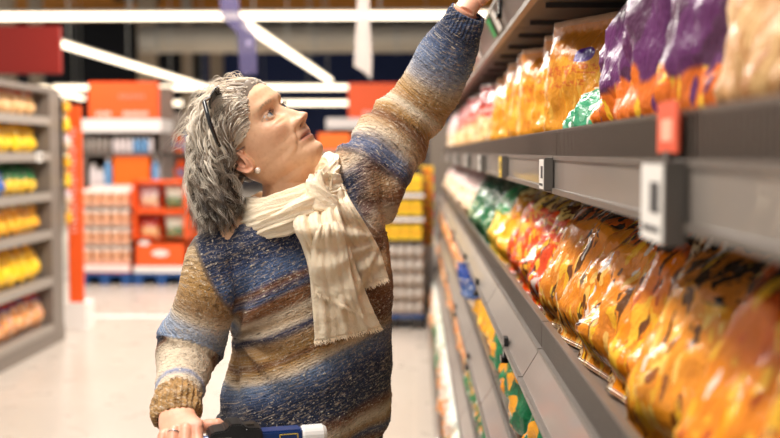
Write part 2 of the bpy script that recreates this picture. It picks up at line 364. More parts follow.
BM = dict(
 puffs=bag_mat('red orange puff bag', (232, 78, 18), (92, 52, 28), ((228, 78, 22), (250, 176, 34), (226, 74, 20), .5), text=(250, 200, 80), speck=(232, 196, 110), blot=(240, 92, 24), seed=1, edge=True),
 sticks=bag_mat('golden stick bag', (240, 150, 40), (30, 24, 22), ((232, 140, 40), (250, 196, 100), (120, 66, 24), .62), speck=(214, 100, 30), blot=(206, 104, 30), text=None, edge=True, seed=2, toph=.72),
 orange=bag_mat('orange crisp bag', (232, 122, 20), (40, 26, 20), ((240, 140, 24), (250, 186, 52), (196, 88, 22), .5), speck=(190, 80, 26), blot=(222, 104, 22), text=None, edge=True, seed=3, toph=.66),
 green=bag_mat('dark green bag', (24, 92, 54), (16, 60, 38), ((30, 104, 60), (220, 222, 170), (24, 90, 52), .4), text=(230, 236, 220), blot=(20, 70, 44), seed=4),
 lime=bag_mat('green and yellow bag', (60, 150, 84), (30, 104, 60), ((240, 186, 50), (250, 210, 90), (84, 150, 70), .45), seed=5),
 yellow=bag_mat('yellow orange bag', (250, 170, 30), (160, 104, 40), ((250, 180, 40), (252, 214, 90), (236, 120, 24), .5), text=(200, 60, 30), speck=(240, 220, 150), seed=6),
 pink=bag_mat('pale pink bag', (226, 206, 198), (200, 168, 170), ((224, 190, 150), (240, 226, 210), (180, 130, 120), .5), text=(180, 70, 90), blot=(236, 222, 214), seed=7),
 red=bag_mat('red and cream bag', (196, 48, 24), (150, 30, 20), ((238, 190, 130), (250, 226, 190), (220, 140, 70), .5), blot=(220, 84, 30), seed=8),
 amber=bag_mat('amber glossy bag', (236, 152, 34), (34, 26, 22), ((238, 150, 40), (252, 206, 100), (150, 84, 30), .6), text=None, speck=(200, 120, 40), blot=(250, 190, 70), seed=21, edge=True, toph=.66),
 golden=bag_mat('golden puffed corn bag', (238, 162, 44), (206, 126, 36), ((236, 156, 36), (248, 186, 70), (222, 130, 28), .6), logo=[(.34, .7, .12, .055, (88, 44, 150))], text=(214, 84, 30), blot=(228, 142, 34), seed=9),
 greenwhite=bag_mat('green white bag', (80, 166, 124), (236, 150, 60), ((70, 160, 116), (226, 240, 228), (120, 190, 150), .6), text=(246, 248, 240), speck=(240, 220, 190), blot=(222, 236, 224), seed=10),
 purple=bag_mat('purple crisp bag', (92, 28, 88), (84, 30, 72), ((226, 110, 20), (250, 190, 40), (92, 28, 88), .33), text=None, rough=.34, blot=(70, 24, 56), speck=(110, 50, 84), seed=11, logo=[(.5, .82, .14, .05, (214, 204, 206))]),
 tan=bag_mat('tan paper bag', (206, 156, 96), (236, 226, 214), ((204, 150, 92), (216, 172, 112), (190, 130, 76), .6), text=None, blot=(214, 168, 108), seed=12, rough=.5),
 dots=bag_mat('green bag with orange rounds', (26, 120, 74), (240, 150, 40), None, logo=[(.3, .62, .12, .09, (244, 160, 34)), (.68, .5, .12, .09, (240, 150, 30)), (.32, .34, .12, .09, (246, 168, 40)), (.72, .22, .12, .09, (240, 150, 30)), (.3, .12, .11, .08, (240, 150, 30))], text=None, speck=(250, 190, 60), blot=(20, 100, 62), seed=13, toph=.8),
 blue=bag_mat('blue bag', (32, 84, 170), (24, 60, 140), ((40, 96, 180), (200, 214, 235), (30, 80, 160), .4), blot=(24, 64, 150), seed=14),
 pastel=bag_mat('pale bag with orange pictures', (226, 214, 196), (236, 236, 226), ((236, 150, 84), (244, 216, 180), (90, 140, 90), .45), text=(210, 90, 60), blot=(236, 190, 150), seed=15),
 leafy=bag_mat('white bag with green leaves', (232, 228, 212), (220, 226, 206), ((60, 120, 76), (240, 160, 80), (236, 230, 214), .5), text=(60, 110, 70), blot=(206, 216, 190), seed=16),
 bluepack=bag_mat('blue and orange pack', (36, 62, 130), (190, 60, 40), ((240, 160, 90), (246, 220, 180), (30, 60, 140), .6), blot=(236, 150, 90), seed=17),
 peel=bag_mat('yellow pack', (248, 196, 34), (240, 170, 30), None, text=(210, 70, 30), blot=(250, 210, 70), seed=18),
 beige=bag_mat('beige bag with red top', (224, 176, 120), (206, 40, 34), None, text=(250, 240, 230), blot=(234, 196, 150), seed=19, toph=.62, speck=(240, 200, 190)))
SH = [bag_mesh(i) for i in range(4)]; LOW = [bag_mesh(20 + i, .22, .2, .08) for i in range(2)]
DESC = dict(amber='amber glossy bag, black top', puffs='red-orange bag with yellow puffs', sticks='golden stick-snack bag, black top', orange='orange crisp bag, dark top', green='dark green snack bag', lime='green and yellow bag', yellow='yellow-orange bag', pink='pale pink snack bag', red='red and cream snack bag', golden='golden bag with purple oval', greenwhite='green and white pack', purple='purple and orange crisp bag', tan='plain tan bag', dots='green bag with orange rounds', blue='blue pack', pastel='pale bag with orange pictures', leafy='white bag with green leaves', bluepack='blue pack with orange picture', peel='yellow pack', beige='beige bag with red top')
meshcache = {}
def bag(kind, x, y, z, label, group, lean=.28, rz=0, sc=1, var=0, meshes=SH, left=False):
    key = (kind, var % len(meshes), id(meshes))
    if key not in meshcache:
        me = meshes[var % len(meshes)].copy(); me.materials.clear(); me.materials.append(BM[kind]); me.polygons.foreach_set('use_smooth', [True] * len(me.polygons)); meshcache[key] = me
    o = bpy.data.objects.new('snack_bag', meshcache[key]); COL.objects.link(o); o.location = (x, y, z)
    o.rotation_euler = (random.uniform(-.05, .05), lean, rz); o.scale = (sc, sc, sc) if not hasattr(sc, '__len__') else sc
    tag(o, label, 'snack bag', group); return o
LEVNAME = dict(B='shelf under the raised hand, waist-high rail above'.split(',')[0], C='middle shelf', D='lower shelf', E='lowest shelf', F='bottom deck')
def kind_row(level, ranges, x, z, step, lean, sc, y0, y1, name, rz=.0, meshes=SH):
    y = y0; cnt = {}; i = 0
    while y < y1:
        k = [kk for lim, kk in ranges if y < lim][0]; k = k.split('|')[i % len(k.split('|'))]; n = cnt.get(k, 0); cnt[k] = n + 1
        where = f'{DESC[k]} on the {name}, ' + ('nearest of these to camera' if n == 0 else f'{ORD[n]} of these from camera')
        bag(k, x + random.uniform(-.008, .012), y, z, where, f'{DESC[k].split(" with ")[0]}s on the {name}', lean + random.uniform(-.05, .06), rz + random.uniform(-.10, .10), sc * random.uniform(.97, 1.03), i, meshes)
        y += step * random.uniform(.96, 1.04); i += 1
kind_row('B', [(1.2, 'tan'), (3, 'purple')], .37, LV['B'] + .002, .25, .10, 1.12, .62, 2.08, 'upper shelf')
kind_row('B', [(4.3, 'golden'), (8.2, 'red'), (11, 'pink')], .365, LV['B'] + .002, .29, .08, 1.02, 2.42, 9.9, 'upper shelf', .55)
bag('greenwhite', .315, 2.13, LV['B'] + .002, 'green and white pack leaning low between the purple and the golden bags', None, .55, .1, 1, 0, LOW)
bag('greenwhite', .45, 2.22, LV['B'] + .002, 'green and white pack standing behind another low green and white pack', None, .25, -.1, 1, 1, LOW)
kind_row('C', [(1.9, 'orange|sticks|orange|amber'), (2.45, 'sticks'), (3.35, 'puffs'), (3.6, 'yellow'), (4.1, 'lime'), (5.4, 'green'), (11, 'pink')], .315, LV['C'] + .002, .245, .40, 1.03, .55, 9.9, 'middle shelf', .30)
kind_row('D', [(3.3, 'dots'), (4.2, 'yellow'), (4.6, 'pink'), (5.2, 'blue'), (11, 'pastel')], .262, LV['D'] + .002, .24, .16, .86, 1.0, 9.9, 'lower shelf')
kind_row('E', [(2.9, 'dots'), (4.6, 'leafy'), (11, 'pastel')], .242, LV['E'] + .002, .24, .16, .86, 1.3, 9.9, 'lowest shelf')
kind_row('F', [(3.0, 'leafy'), (3.8, 'pastel'), (4.4, 'leafy'), (6, 'pastel'), (7.4, 'leafy'), (11, 'pastel')], .165, .152, .22, .10, .86, 2.2, 9.9, 'bottom deck')
bag('blue', .225, 4.1, LV['D'] + .10, 'blue pack poking out above the rail of the lower shelf', None, -.25, .5, .5, 0)
# price holders, tags and clips on the rails
M_white = plain('white label card', (232, 226, 218), .5, var=.03); M_grey = plain('dark grey plastic', (92, 86, 80), .4)
M_redtag = plain('red orange card', (232, 84, 44), .5); M_yel = plain('yellow card', (240, 200, 60), .5); M_ink = plain('dark print', (60, 56, 56), .6); M_grn = plain('green card', (20, 150, 70), .5)
def holder(x, y, z, w, h, label, face=M_white, d=.02, tilt=0, ink=True):
    r = empty('price_holder', (x, y, z)); tag(r, label, 'price holder', 'price holders on the shelf rails'); r.rotation_euler = (0, tilt, 0)
    MB().box(-d, 0, 0, w, -h, 0).build('casing', M_grey, r, bevel=.0015)
    MB().box(-d - .0015, -d, .002, w - .002, -h + .003, -.003).build('card', face, r)
    if ink:
        g = MB(); g.box(-d - .0022, -d - .0015, w * .15, w * .55, -h * .62, -h * .25); g.box(-d - .0022, -d - .0015, w * .15, w * .85, -h * .85, -h * .78); g.build('print', M_ink, r)
holder(.259, 1.035, LV['B'] + .004, .10, .082, 'large white price holder hanging from the upper rail near the camera', d=.022)
holder(.259, 2.03, LV['B'] + .002, .07, .062, 'white price holder on the upper rail above the red-orange bags', d=.018)
holder(.259, 3.03, LV['B'] + .002, .07, .062, 'yellow price holder on the upper rail above the green bags', M_yel, d=.018)
for i, y in enumerate((3.97, 5.03, 6.3, 7.6)): holder(.259, y, LV['B'] + .002, .09, .062, f'small dark-sided price holder on the upper rail, {ORD[i]} past the yellow one'.replace('nearest', 'next'), d=.02)
r = empty('red_tag', (.258, 1.06, LV['B'] + .012)); tag(r, 'red-orange price tag clipped above the large white price holder', 'price tag')
MB().box(-.004, -.001, 0, .085, 0, .052).build('card', M_redtag, r); MB().box(-.0046, -.004, .02, .065, .012, .034).build('print', plain('pale print', (245, 180, 150), .5), r)
MB().box(-.006, .004, .03, .05, -.012, .002).build('clip', M_grey, r)
def clip(x, y, z, label, h=.055):
    o = MB().box(x - .008, x + .002, y, y + .035, z - h, z).prism([(x - .014, z - h), (x, z - h), (x, z - h + .01), (x - .014, z - h + .014)], y, y + .035).build('rail_clip', M_clipb); tag(o, label, 'clip', 'black clips under the shelf rails')
for i, y in enumerate((2.35, 3.45, 4.3, 5.6)): clip(.203, y, LV['C'] - .03, f'black clip on the middle shelf rail, {ORD[i]} to the camera' if i == 0 else f'black clip on the middle shelf rail, {ORD[i]} from the camera')
for i, y in enumerate((3.7, 4.9, 6.2)): clip(.187, y, LV['D'] - .03, f'black clip on the lower shelf rail, {ORD[i]} to the camera' if i == 0 else f'black clip on the lower shelf rail, {ORD[i]} from the camera')
for i, (y, m, c) in enumerate([(3.35, M_grn, 'green'), (3.15, M_white, 'white'), (4.1, M_white, 'white'), (4.7, M_yel, 'yellow'), (5.6, M_white, 'white')]):
    r = empty('price_tag', (.243, y, 1.815)); r.rotation_euler = (0, -.45, 0); tag(r, f'{c} price tag on the top shelf rail by the raised wrist' if i == 0 else f'{c} price tag on the top shelf rail, {ORD[i]} from the wrist', 'price tag')
    MB().box(-.009, -.006, 0, .09, -.03, .03).build('card', m, r)
clip(.232, 2.95, 1.845, 'black clip on the top shelf rail beside the raised wrist')
# ================================================================ left shelving
M_lsteel = plain('warm grey steel', (122, 111, 102), .4, .1); M_lrail = plain('pale shelf rail', (148, 138, 128), .35)
M_red = plain('red header panel', (142, 26, 12), .45, var=.04); M_orange = plain('orange display card', (246, 92, 26), .5, var=.05)
M_orange2 = plain('bright orange card', (250, 112, 14), .5, var=.04); M_wht = plain('white display card', (240, 232, 226), .45, var=.04); M_inkw = plain('pale lettering', (255, 214, 200), .5)
M_pallet = plain('blue pallet paint', (22, 72, 132), .5, var=.2)
r = empty('shelving_unit', (-2.68, 7.0, 0)); tag(r, 'tall grey shelving unit with snack bags at the left edge', 'shelving')
LX = -2.68; y0, y1 = -1.6, 1.18
MB().box(-.55, -.52, y0, y1, .02, 1.90).build('back_panel', M_lsteel, r)
MB().box(-.52, 0, y0, y1, 0, .10).build('plinth', M_lsteel, r)
MB().box(-.52, .0, .92, .96, .10, 1.90).build('side_panel', M_lsteel, r)
MB().box(-.04, .0, .96, 1.16, .10, 1.90).build('front_panel', M_lsteel, r)
MB().box(-.52, .0, y0, .92, 1.86, 1.90).build('top_panel', M_lsteel, r)
LZ = [(.15, 'bottom deck'), (.50, 'second shelf up'), (.85, 'third shelf up'), (1.13, 'fourth shelf up'), (1.42, 'fifth shelf up'), (1.68, 'top shelf')]
for z, _ in LZ:
    s = MB().box(-.52, -.02, y0, .92, z - .03, z).build('shelf', M_lsteel, r); MB().box(-.02, .0, y0, .92, z - .055, z + .006).build('price_rail', M_lrail, s)
g = empty('price_tag', (LX, 7.62, 1.40)); tag(g, 'white price tag on the left shelving rail below the yellow bags', 'price tag'); MB().box(0.001, .006, 0, .10, -.04, .03).build('card', M_white, g); MB().box(.006, .007, .02, .08, -.02, .01).build('print', M_ink, g)
kinds = ['bluepack', 'peel', 'yellow', 'lime', 'peel', 'beige']; hs = [1.02, .98, .86, .74, .80, .76]
SMALL = [bag_mesh(40 + i, .215, .30, .11, 10, 12) for i in range(3)]
for (z, nm), k, sc in zip(LZ, kinds, hs):
    y = 6.05; i = 0
    while y < 7.86:
        kk = 'blue' if (k == 'lime' and y < 7.15) else k
        b = bag(kk, LX - .095, y, z + .002, f'{DESC[kk]} on left unit\'s {nm}, ' + (ORD[i] + ' from near end' if i else 'nearest the camera'), f'{DESC[kk]}s on the left unit {nm}', -.1, math.pi + random.uniform(-.15, .15), sc, i, SMALL)
        b.rotation_euler = (random.uniform(-.05, .05) + (.25 if z < .2 else 0), .18, math.pi + random.uniform(-.15, .35)); y += .165 * (1.15 if sc > .9 else .95); i += 1
# clip strip with small packets on the upright
r = empty('clip_strip', (-2.66, 8.05, 1.0)); tag(r, 'hanging clip strip of small packets on the grey upright at left', 'clip strip')
MB().box(-.004, 0, .12, .15, -.25, .9).build('strip', M_white, r)
for i in range(7):
    o = bpy.data.objects.new('snack_bag', None) if False else bag(['yellow', 'peel', 'pink'][i % 3], -2.64, 8.18, 1.72 - i * .14, f'small {["yellow-orange", "yellow", "pale"][i % 3]} packet on the clip strip at left, ' + (ORD[i] + ' from the top' if i else 'topmost'), 'small packets on the clip strip', 0, math.pi, .42, i, SMALL)
# header on the left unit
r = empty('header_sign', (-3.25, 8.2, 2.02)); tag(r, 'dark red header panel above the left shelving unit', 'sign')
MB().box(-1.1, .57, -.02, .03, .0, .36).build('panel', M_red, r, bevel=.006)
MB().box(-1.0, -.97, 0, .02, .36, 3).build('hanger', M_house, r); MB().box(.05, .08, 0, .02, .36, 3).build('hanger', M_house, r)
# red vertical banner past the upright
r = empty('vertical_banner', (-2.765, 8.62, .0)); tag(r, 'narrow orange-red vertical banner with white lettering beside the left unit', 'banner')
MB().box(-.02, .095, 0, .03, .22, 1.80).build('panel', M_orange, r); MB().box(-.05, .12, -.02, .2, 0, .22).build('base', M_wht, r)
g = MB(); z = 1.62; rr = random.Random(3)
for i in range(11):            # tall lettering, turned to run down the banner
    h = .052; w = .045; x = .03
    g.box(x - w / 2, x + w / 2, -.004, 0, z - .010, z)
    g.box(x - w / 2, x + w / 2, -.004, 0, z - h, z - h + .010)
    if i % 3 != 1: g.box(x + w / 2 - .01, x + w / 2, -.004, 0, z - h, z)
    if i % 2: g.box(x - w / 2, x - w / 2 + .01, -.004, 0, z - h, z)
    z -= .078
g.build('lettering', M_inkw, r)
# ================================================================ pallet displays
def PX(px, y): return P(px, 152, y).x
def PZ(px, py, y): return P(px, py, y).z
Y = 11.55
def pallet(x0, x1, yy, label):
    r = empty('pallet', ((x0 + x1) / 2, yy, 0)); tag(r, label, 'pallet'); w = (x1 - x0) / 2
    for q in np.linspace(-w, w - .1, 3): MB().box(q, q + .1, 0, .8, 0, .09).build('block', M_pallet, r)
    MB().box(-w, w, 0, .8, .09, .13).build('deck', M_pallet, r)
xa, xb, xc = PX(76, Y), PX(130, Y), PX(188, Y)
pallet(xa, xb - .015, Y, 'blue pallet under the stack of white-lidded pots'); pallet(xb + .015, xc, Y, 'blue pallet under the orange display box')
# left: trays of pots
r = empty('tray_display', ((xa + xb) / 2, Y, .132)); tag(r, 'orange cardboard display holding rows of white-lidded pots', 'display'); w = (xb - xa) / 2 - .02
MB().box(-w, w, .0, .78, 0, .09).build('base_tray', M_orange, r); MB().box(-w, w, -.004, .0, .012, .085).build('front_strip', M_wht, r)
M_pot = plain('cream paper pot', (232, 178, 140), .4, var=.3, scale=40); M_lid = plain('white pot lid', (246, 236, 226), .3); M_tray = plain('pale tray card', (226, 178, 150), .5)
levels = [.13, .335, .54, .75]
MB().box(-w, w, .40, .42, .09, .93).build('back_panel', M_wht, r)
MB().box(-w, -w + .012, .02, .4, .09, .90).build('side_panel', M_orange, r)
for z in levels: MB().box(-w, w, .02, .40, z - .035, z).build('tray', M_tray, r)
pr = empty('snack_pot'); MB().lathe([(.040, 0), (.052, .10), (.052, .105)], seg=12).build('cup', M_pot, pr, smooth=False); MB().lathe([(.055, .105), (.055, .135), (.046, .14)], seg=12).build('lid', M_lid, pr)
km = kidmap(); first = True
for li, z in enumerate(levels):
    for col in range(5):
        for row in range(2):
            o = pr if first else copy_tree(pr, km); first = False
            o.location = ((xa + xb) / 2 - w + .06 + col * (2 * w - .12) / 4, Y + .09 + row * .12, .132 + z + .001)
            tag(o, f'white-lidded pot, {["bottom", "second lowest", "second highest", "top"][li]} tray, {["front", "back"][row]} row, {["leftmost", "second from left", "middle", "second from right", "rightmost"][col]}', 'pot', 'white-lidded pots on the tray display')
# right: orange display with windows of bags
r = empty('orange_display_box', ((xb + xc) / 2, Y, .132)); tag(r, 'orange display box with two window levels of snack bags', 'display'); w = (xc - xb) / 2 - .02
MB().box(-w, w, 0, .78, 0, .07).build('base_strip', M_wht, r); MB().box(-w, w, 0, .03, .07, .355).build('front_panel', M_orange, r)
MB().box(-w, w, .38, .40, .07, .99).build('back_panel', M_orange, r)
for x in (-w, w - .03): MB().box(x, x + .03, .0, .38, .07, .99).build('side_panel', M_orange, r)
for z in (.355, .68): MB().box(-w, w, .0, .38, z - .04, z + .0).build('shelf', M_orange, r)
MB().box(-w, w, 0, .40, .96, .99).build('top_panel', M_orange, r)
e = MB(); e.prism([(.09 * math.cos(a), -.08 + .29 + .035 * math.sin(a)) for a in np.linspace(0, 2 * math.pi, 24, endpoint=False)], -.004, 0); e.build('oval_mark', M_wht, r)
e = MB(); e.prism([(-w + .12 + .06 * math.cos(a), .32 + .025 * math.sin(a)) for a in np.linspace(0, 2 * math.pi, 16, endpoint=False)], -.005, -.001); e.build('oval_mark', M_wht, r)
cx = (xb + xc) / 2
for li, z in enumerate((.355, .68)):
    for c in range(2):
        b = bag(['pink', 'lime', 'red', 'leafy'][c + 2 * li] if False else ['red', 'leafy', 'pink', 'leafy'][(c + li * 2) % 4], cx - .14 + c * .28, Y + .12, .133 + z, f'snack bag in the {["lower", "upper"][li]} {["left", "right"][c]} window of the orange display box', 'bags in the orange display box', 0, math.pi / 2, (.8, 1, .86), c, SMALL)
        b.rotation_euler = (0, 0, math.pi / 2)
# display behind the pallets (free standing, y 12.6): clutter above
Y2 = 12.75
r = empty('orange_gondola', (PX(122, Y2), Y2, 0)); tag(r, 'shelving behind the pallet displays under the left orange header', 'shelving'); ox = r.location.x
hw = PX(162, Y2) - ox
MB().box(-hw, hw, .6, .63, 0, PZ(120, 84, Y2)).build('back_panel', plain('brown grey back', (110, 92, 80), .6), r)
for z in (.25, .75, PZ(120, 191, Y2), PZ(120, 153, Y2)): MB().box(-hw, hw, .02, .6, z - .03, z).build('shelf', M_lsteel, r)
for x in (-hw, hw - .03): MB().box(x, x + .03, .02, .6, 0, PZ(120, 132, Y2)).build('upright', M_lsteel, r)
MB().box(-hw, hw, -.02, .6, PZ(120, 132, Y2), PZ(120, 119, Y2)).build('fascia', M_wht, r)
r = empty('orange_header', (PX(124, Y2), Y2, PZ(120, 119, Y2))); tag(r, 'orange header box with small pale lettering above the pallet displays', 'sign')
hh = PZ(120, 82, Y2) - r.location.z; ww = PX(159, Y2) - r.location.x
MB().box(-ww, ww, 0, .08, 0.001, hh).build('panel', M_orange, r, bevel=.01)
g = MB()
for a, b_, n in ((-.32, -.18, 4), (-.0, .26, 7)):
    for q in np.linspace(a, b_, n): g.box(q, q + .028, -.006, 0, .035, .085)
g.build('lettering', M_inkw, r)
g = MB()
for q in np.linspace(-.05, .22, 6): g.box(q, q + .03, -.006, 0, .24, .29)
g.build('faint_lettering', plain('pink lettering', (255, 132, 110), .5), r)
# orange display card + packs on the mid shelves
zt, zb = PZ(120, 153, Y2), PZ(120, 191, Y2)
def thing_box(name, px0, px1, py0, py1, y, mat, label, cat, group=None, d=.16, lid=None, shape='box'):
    x0, x1 = PX(px0, y), PX(px1, y); z1, z0 = PZ(px0, py0, y), PZ(px0, py1, y)
    r = empty(name, ((x0 + x1) / 2, y, z0)); tag(r, label, cat, group); w = (x1 - x0) / 2; h = z1 - z0
    if shape == 'box': MB().box(-w, w, 0, d, 0, h).build('carton', mat, r, bevel=.004)
    else:
        w *= .94; MB().lathe([(w * .9, 0), (w, h * .04), (w, h * .72), (w * .5, h * .86), (w * .42, h * .9)], c=(0, w, 0), seg=14).build('bottle_body', mat, r, smooth=True)
        MB().lathe([(w * .5, h * .9), (w * .5, h)], c=(0, w, 0), seg=12).build('cap', lid or M_lid, r)
    return r
thing_box('display_card', 113, 149, 154, 190, Y2 + .05, M_orange2, 'plain bright orange carton in the middle of the shelving under the header', 'carton')
M_pale = plain('pale pack', (226, 214, 212), .4, var=.12, scale=20); M_sky = plain('sky blue pack', (110, 160, 205), .4, var=.2, scale=20); M_brown = plain('dark brown pack', (74, 54, 46), .5, var=.3, scale=20); M_silver = plain('silver pack', (170, 158, 148), .35, .4, var=.2, scale=20); M_rust = plain('rust red pack', (190, 70, 44), .5, var=.2)
for i, px in enumerate(np.arange(112, 150, 5.2)):
    thing_box('can', px, px + 4.8, 137, 152.5, Y2 + .04, M_pale if i not in (4, 5, 6) else M_sky, f'{"pale" if i not in (4, 5, 6) else "light blue"} can above the bright orange carton, {ORD[i] if i else "first"} from the left', 'can', 'cans above the bright orange carton', shape='b')
for i, px in enumerate(np.arange(83, 110, 5.4)):
    thing_box('jar', px, px + 4.6, 138, 152.5, Y2 + .04, M_silver, f'small silver jar left of the pale cans, {ORD[i] if i else "first"} from the left', 'jar', 'silver jars under the white fascia', shape='b')
for i, (a, b_, t_, m, l) in enumerate([(80, 88, 160, M_brown, 'dark brown bottle left of the blue bottle'), (88, 96, 164, M_pale, 'pale bottle beside the dark brown bottle'), (96, 103, 168, M_pale, 'short pale bottle beside the blue bottle'), (103, 111, 158, M_sky, 'light blue bottle left of the bright orange carton'), (151, 158, 158, M_sky, 'light blue bottle right of the bright orange carton'), (158, 162, 162, M_pale, 'pale bottle at the right end of the shelf')]):
    thing_box('bottle', a, b_, t_, 190, Y2 + .04, m, l, 'bottle', shape='b')
# further shelving to the right, behind the hair
Y3 = 14.0
r = empty('shelving_unit', (PX(186, Y3), Y3, 0)); tag(r, 'shelving of mixed packs partly hidden behind the woman\'s hair', 'shelving'); ox = r.location.x; hw = PX(214, Y3) - ox
MB().box(-hw, hw, .5, .53, 0, 1.95).build('back_panel', plain('greige back', (150, 134, 122), .6), r)
zs = [.2, .62, 1.03, 1.42, 1.72]
for z in zs: MB().box(-hw, hw, 0, .5, z - .03, z).build('shelf', M_lsteel, r)
mm = [(M_wht, 'white'), (M_orange, 'orange'), (M_rust, 'rust-red'), (M_sky, 'light blue'), (M_pale, 'pale'), (M_orange2, 'bright orange')]
rr = random.Random(5); cn = 0
for zi, z in enumerate(zs[:4]):
    for c in range(7):
        m, nm = rr.choice(mm); x = ox - hw + .05 + c * (2 * hw - .06) / 7; h = rr.uniform(.18, .30)
        q = empty('carton', (x + .04, Y3 + .02, z)); tag(q, f'{nm} carton on the {["lowest", "second", "third", "fourth"][zi]} shelf behind the hair, {ORD[c] if c else "first"} from the left', 'carton', 'cartons on the shelving behind the hair')
        MB().box(-.04, .05, 0, .2, .001, h).build('box', m, q, bevel=.003); MB().box(-.03, .04, -.002, 0, h * .3, h * .6).build('label_panel', rr.choice(mm)[0], q)
# ================================================================ promotional stand past the woman
Y4 = 8.7
x0, x1 = PX(352, Y4), PX(424, Y4)
r = empty('pallet', ((x0 + x1) / 2, Y4, 0)); tag(r, 'dark pallet under the grey bottle packs behind the woman', 'pallet'); w = (x1 - x0) / 2
for q in np.linspace(-w, w - .1, 3): MB().box(q, q + .1, 0, .6, 0, .09).build('block', M_dark, r)
MB().box(-w, w, 0, .6, .09, .12).build('deck', M_pallet, r)
M_bot = plain('grey bottle shrink pack', (196, 188, 180), .3, var=.12); M_gap = plain('brown gap card', (142, 120, 98), .6)
zA, zB = .122, PZ(400, 243, Y4)
nr = 5; hgt = (zB - zA) / nr; cols = 8; cw = (x1 - x0) / cols
proto = empty('bottle_pack'); 
g = MB().lathe([(.038, 0), (.042, .01), (.042, hgt * .62), (.022, hgt * .82), (.020, hgt * .84)], c=(0, .045, 0), seg=14).build('bottle_body', M_bot, proto, smooth=True); MB().lathe([(.022, hgt * .84), (.022, hgt * .93)], c=(0, .045, 0), seg=12).build('cap', M_wht, proto)
proto.name = 'water_bottle'; km = kidmap(); first = True
for rw in range(nr):
    tr = MB().box(x0, x1, Y4, Y4 + .5, zA + rw * hgt, zA + rw * hgt + .012).box(x0, x1, Y4 + .16, Y4 + .5, zA + rw * hgt + .012, zA + (rw + 1) * hgt).build('crate_layer', M_gap); tag(tr, f'brown card layer behind the water bottles, {["lowest", "second", "third", "fourth", "topmost"][rw]}', 'crate')
    for c in range(cols):
        o = proto if first else copy_tree(proto, km); first = False; o.location = (x0 + (c + .5) * cw, Y4 + .015, zA + rw * hgt + .0125)
        tag(o, f'grey-white water bottle, {["lowest", "second", "third", "fourth", "topmost"][rw]} layer, {ORD[cols - 1 - c] if c < cols - 1 else "first"} from the right', 'bottle', 'water bottles on the promotional stand')
r = empty('promotion_rack', ((x0 + x1) / 2, Y4 + .0, zB + .001)); tag(r, 'rack of yellow packs standing on the bottle layers behind the woman', 'rack')
zt = PZ(400, 170, Y4) - zB; w = (x1 - x0) / 2
MB().box(-w, w, .42, .45, 0, zt).build('back_panel', M_dark, r)
sh = [PZ(400, p_, Y4) - zB for p_ in (243, 216, 192)]
for z in sh[1:]: MB().box(-w, w, .0, .42, z - .045, z).build('shelf', M_dark, r); MB().box(-w, w, -.012, -.001, z - .045, z - .015).build('price_rail', M_wht, r)
MB().box(-w, w, .0, .42, 0, .02).build('shelf', M_dark, r)
M_yb = plain('yellow carton', (250, 206, 40), .5, var=.06); M_yr = plain('orange red carton', (240, 96, 30), .5, var=.1)
for zi, z in enumerate((.02, sh[1], sh[2])):
    for c in range(6):
        a = -w + .02 + c * (2 * w - .03) / 6; q = empty('carton', ((x0 + x1) / 2 + a, Y4 + .03, zB + z + .002)); h = .13
        tag(q, f'yellow carton on the {["lowest", "middle", "top"][zi]} shelf of the rack, {ORD[5 - c] if c < 5 else "first"} from the right', 'carton', 'yellow cartons on the rack')
        MB().box(0, (2 * w - .06) / 6, 0, .25, 0, h).build('box', M_yb, q, bevel=.003); MB().box(.01, (2 * w - .06) / 6 - .01, -.002, 0, h * .42, h * .5).build('label_panel', M_yr, q)
# column of yellow/red packs and the white bottle post, right of the rack
for i in range(9):
    y_ = 9.2; z = PZ(425, 245, y_) + i * .075
    q = empty('carton', (PX(426.5, y_), y_, z + .001)); tag(q, f'{["yellow", "orange-red"][i % 2]} pack in the narrow column beside the rack, ' + (f'{ORD[i]} from bottom' if i else 'lowest'), 'carton', 'small packs in the narrow column')
    MB().box(-.05, .06, 0, .1, 0, .07).build('box', [M_yb, M_yr][i % 2], q, bevel=.003); MB().box(-.03, .04, -.002, 0, .02, .05).build('label_panel', [M_yr, M_yb][i % 2], q)
y_ = 9.2
q = empty('display_post', (PX(427, y_), y_, 0)); tag(q, 'white post carrying the narrow column of yellow packs', 'post'); MB().box(-.05, .065, 0, .12, .02, PZ(425, 245, y_)).build('post', M_wht, q); MB().box(-.07, .08, -.02, .14, 0, .02).build('base', M_grey, q)
# orange header in the middle distance and what stands under it
Y5 = 13.5
r = empty('orange_header', (PX(376, Y5), Y5, PZ(376, 118, Y5))); tag(r, 'orange header box behind the woman\'s raised upper arm', 'sign'); ww = PX(404, Y5) - r.location.x; hh = PZ(376, 83, Y5) - r.location.z
MB().box(-ww, ww, 0, .08, .001, hh).build('panel', M_orange, r, bevel=.01)
g = MB()
for q in np.linspace(-.16, .02, 5): g.box(q, q + .028, -.006, 0, .035, .085)
g.build('lettering', M_inkw, r)
r = empty('shelving_unit', (PX(376, Y5), Y5, 0)); tag(r, 'shelving under the orange header behind the raised arm', 'shelving'); zt = PZ(376, 118, Y5)
hw = .62
MB().box(-hw, hw, .5, .53, 0, zt).build('back_panel', plain('grey back', (150, 140, 132), .6), r); MB().box(-hw, hw, -.02, .5, zt - .13, zt).build('fascia', M_wht, r)
for x in (-hw, hw - .03): MB().box(x, x + .03, 0, .5, 0, zt - .13).build('upright', M_lsteel, r)
for z in (.3, .9, 1.4): MB().box(-hw, hw, 0, .5, z - .03, z).build('shelf', M_lsteel, r)
thing_box('carton', 318, 350, 133, 150, 12.6, M_orange2, 'bright orange carton seen between the chin and the raised arm', 'carton', d=.3)
x_ = PX(334, 12.6); q = empty('display_table', (x_, 12.6, 0)); tag(q, 'grey display block under the bright orange carton beyond the chin', 'display'); zt = PZ(334, 150, 12.6) - .004
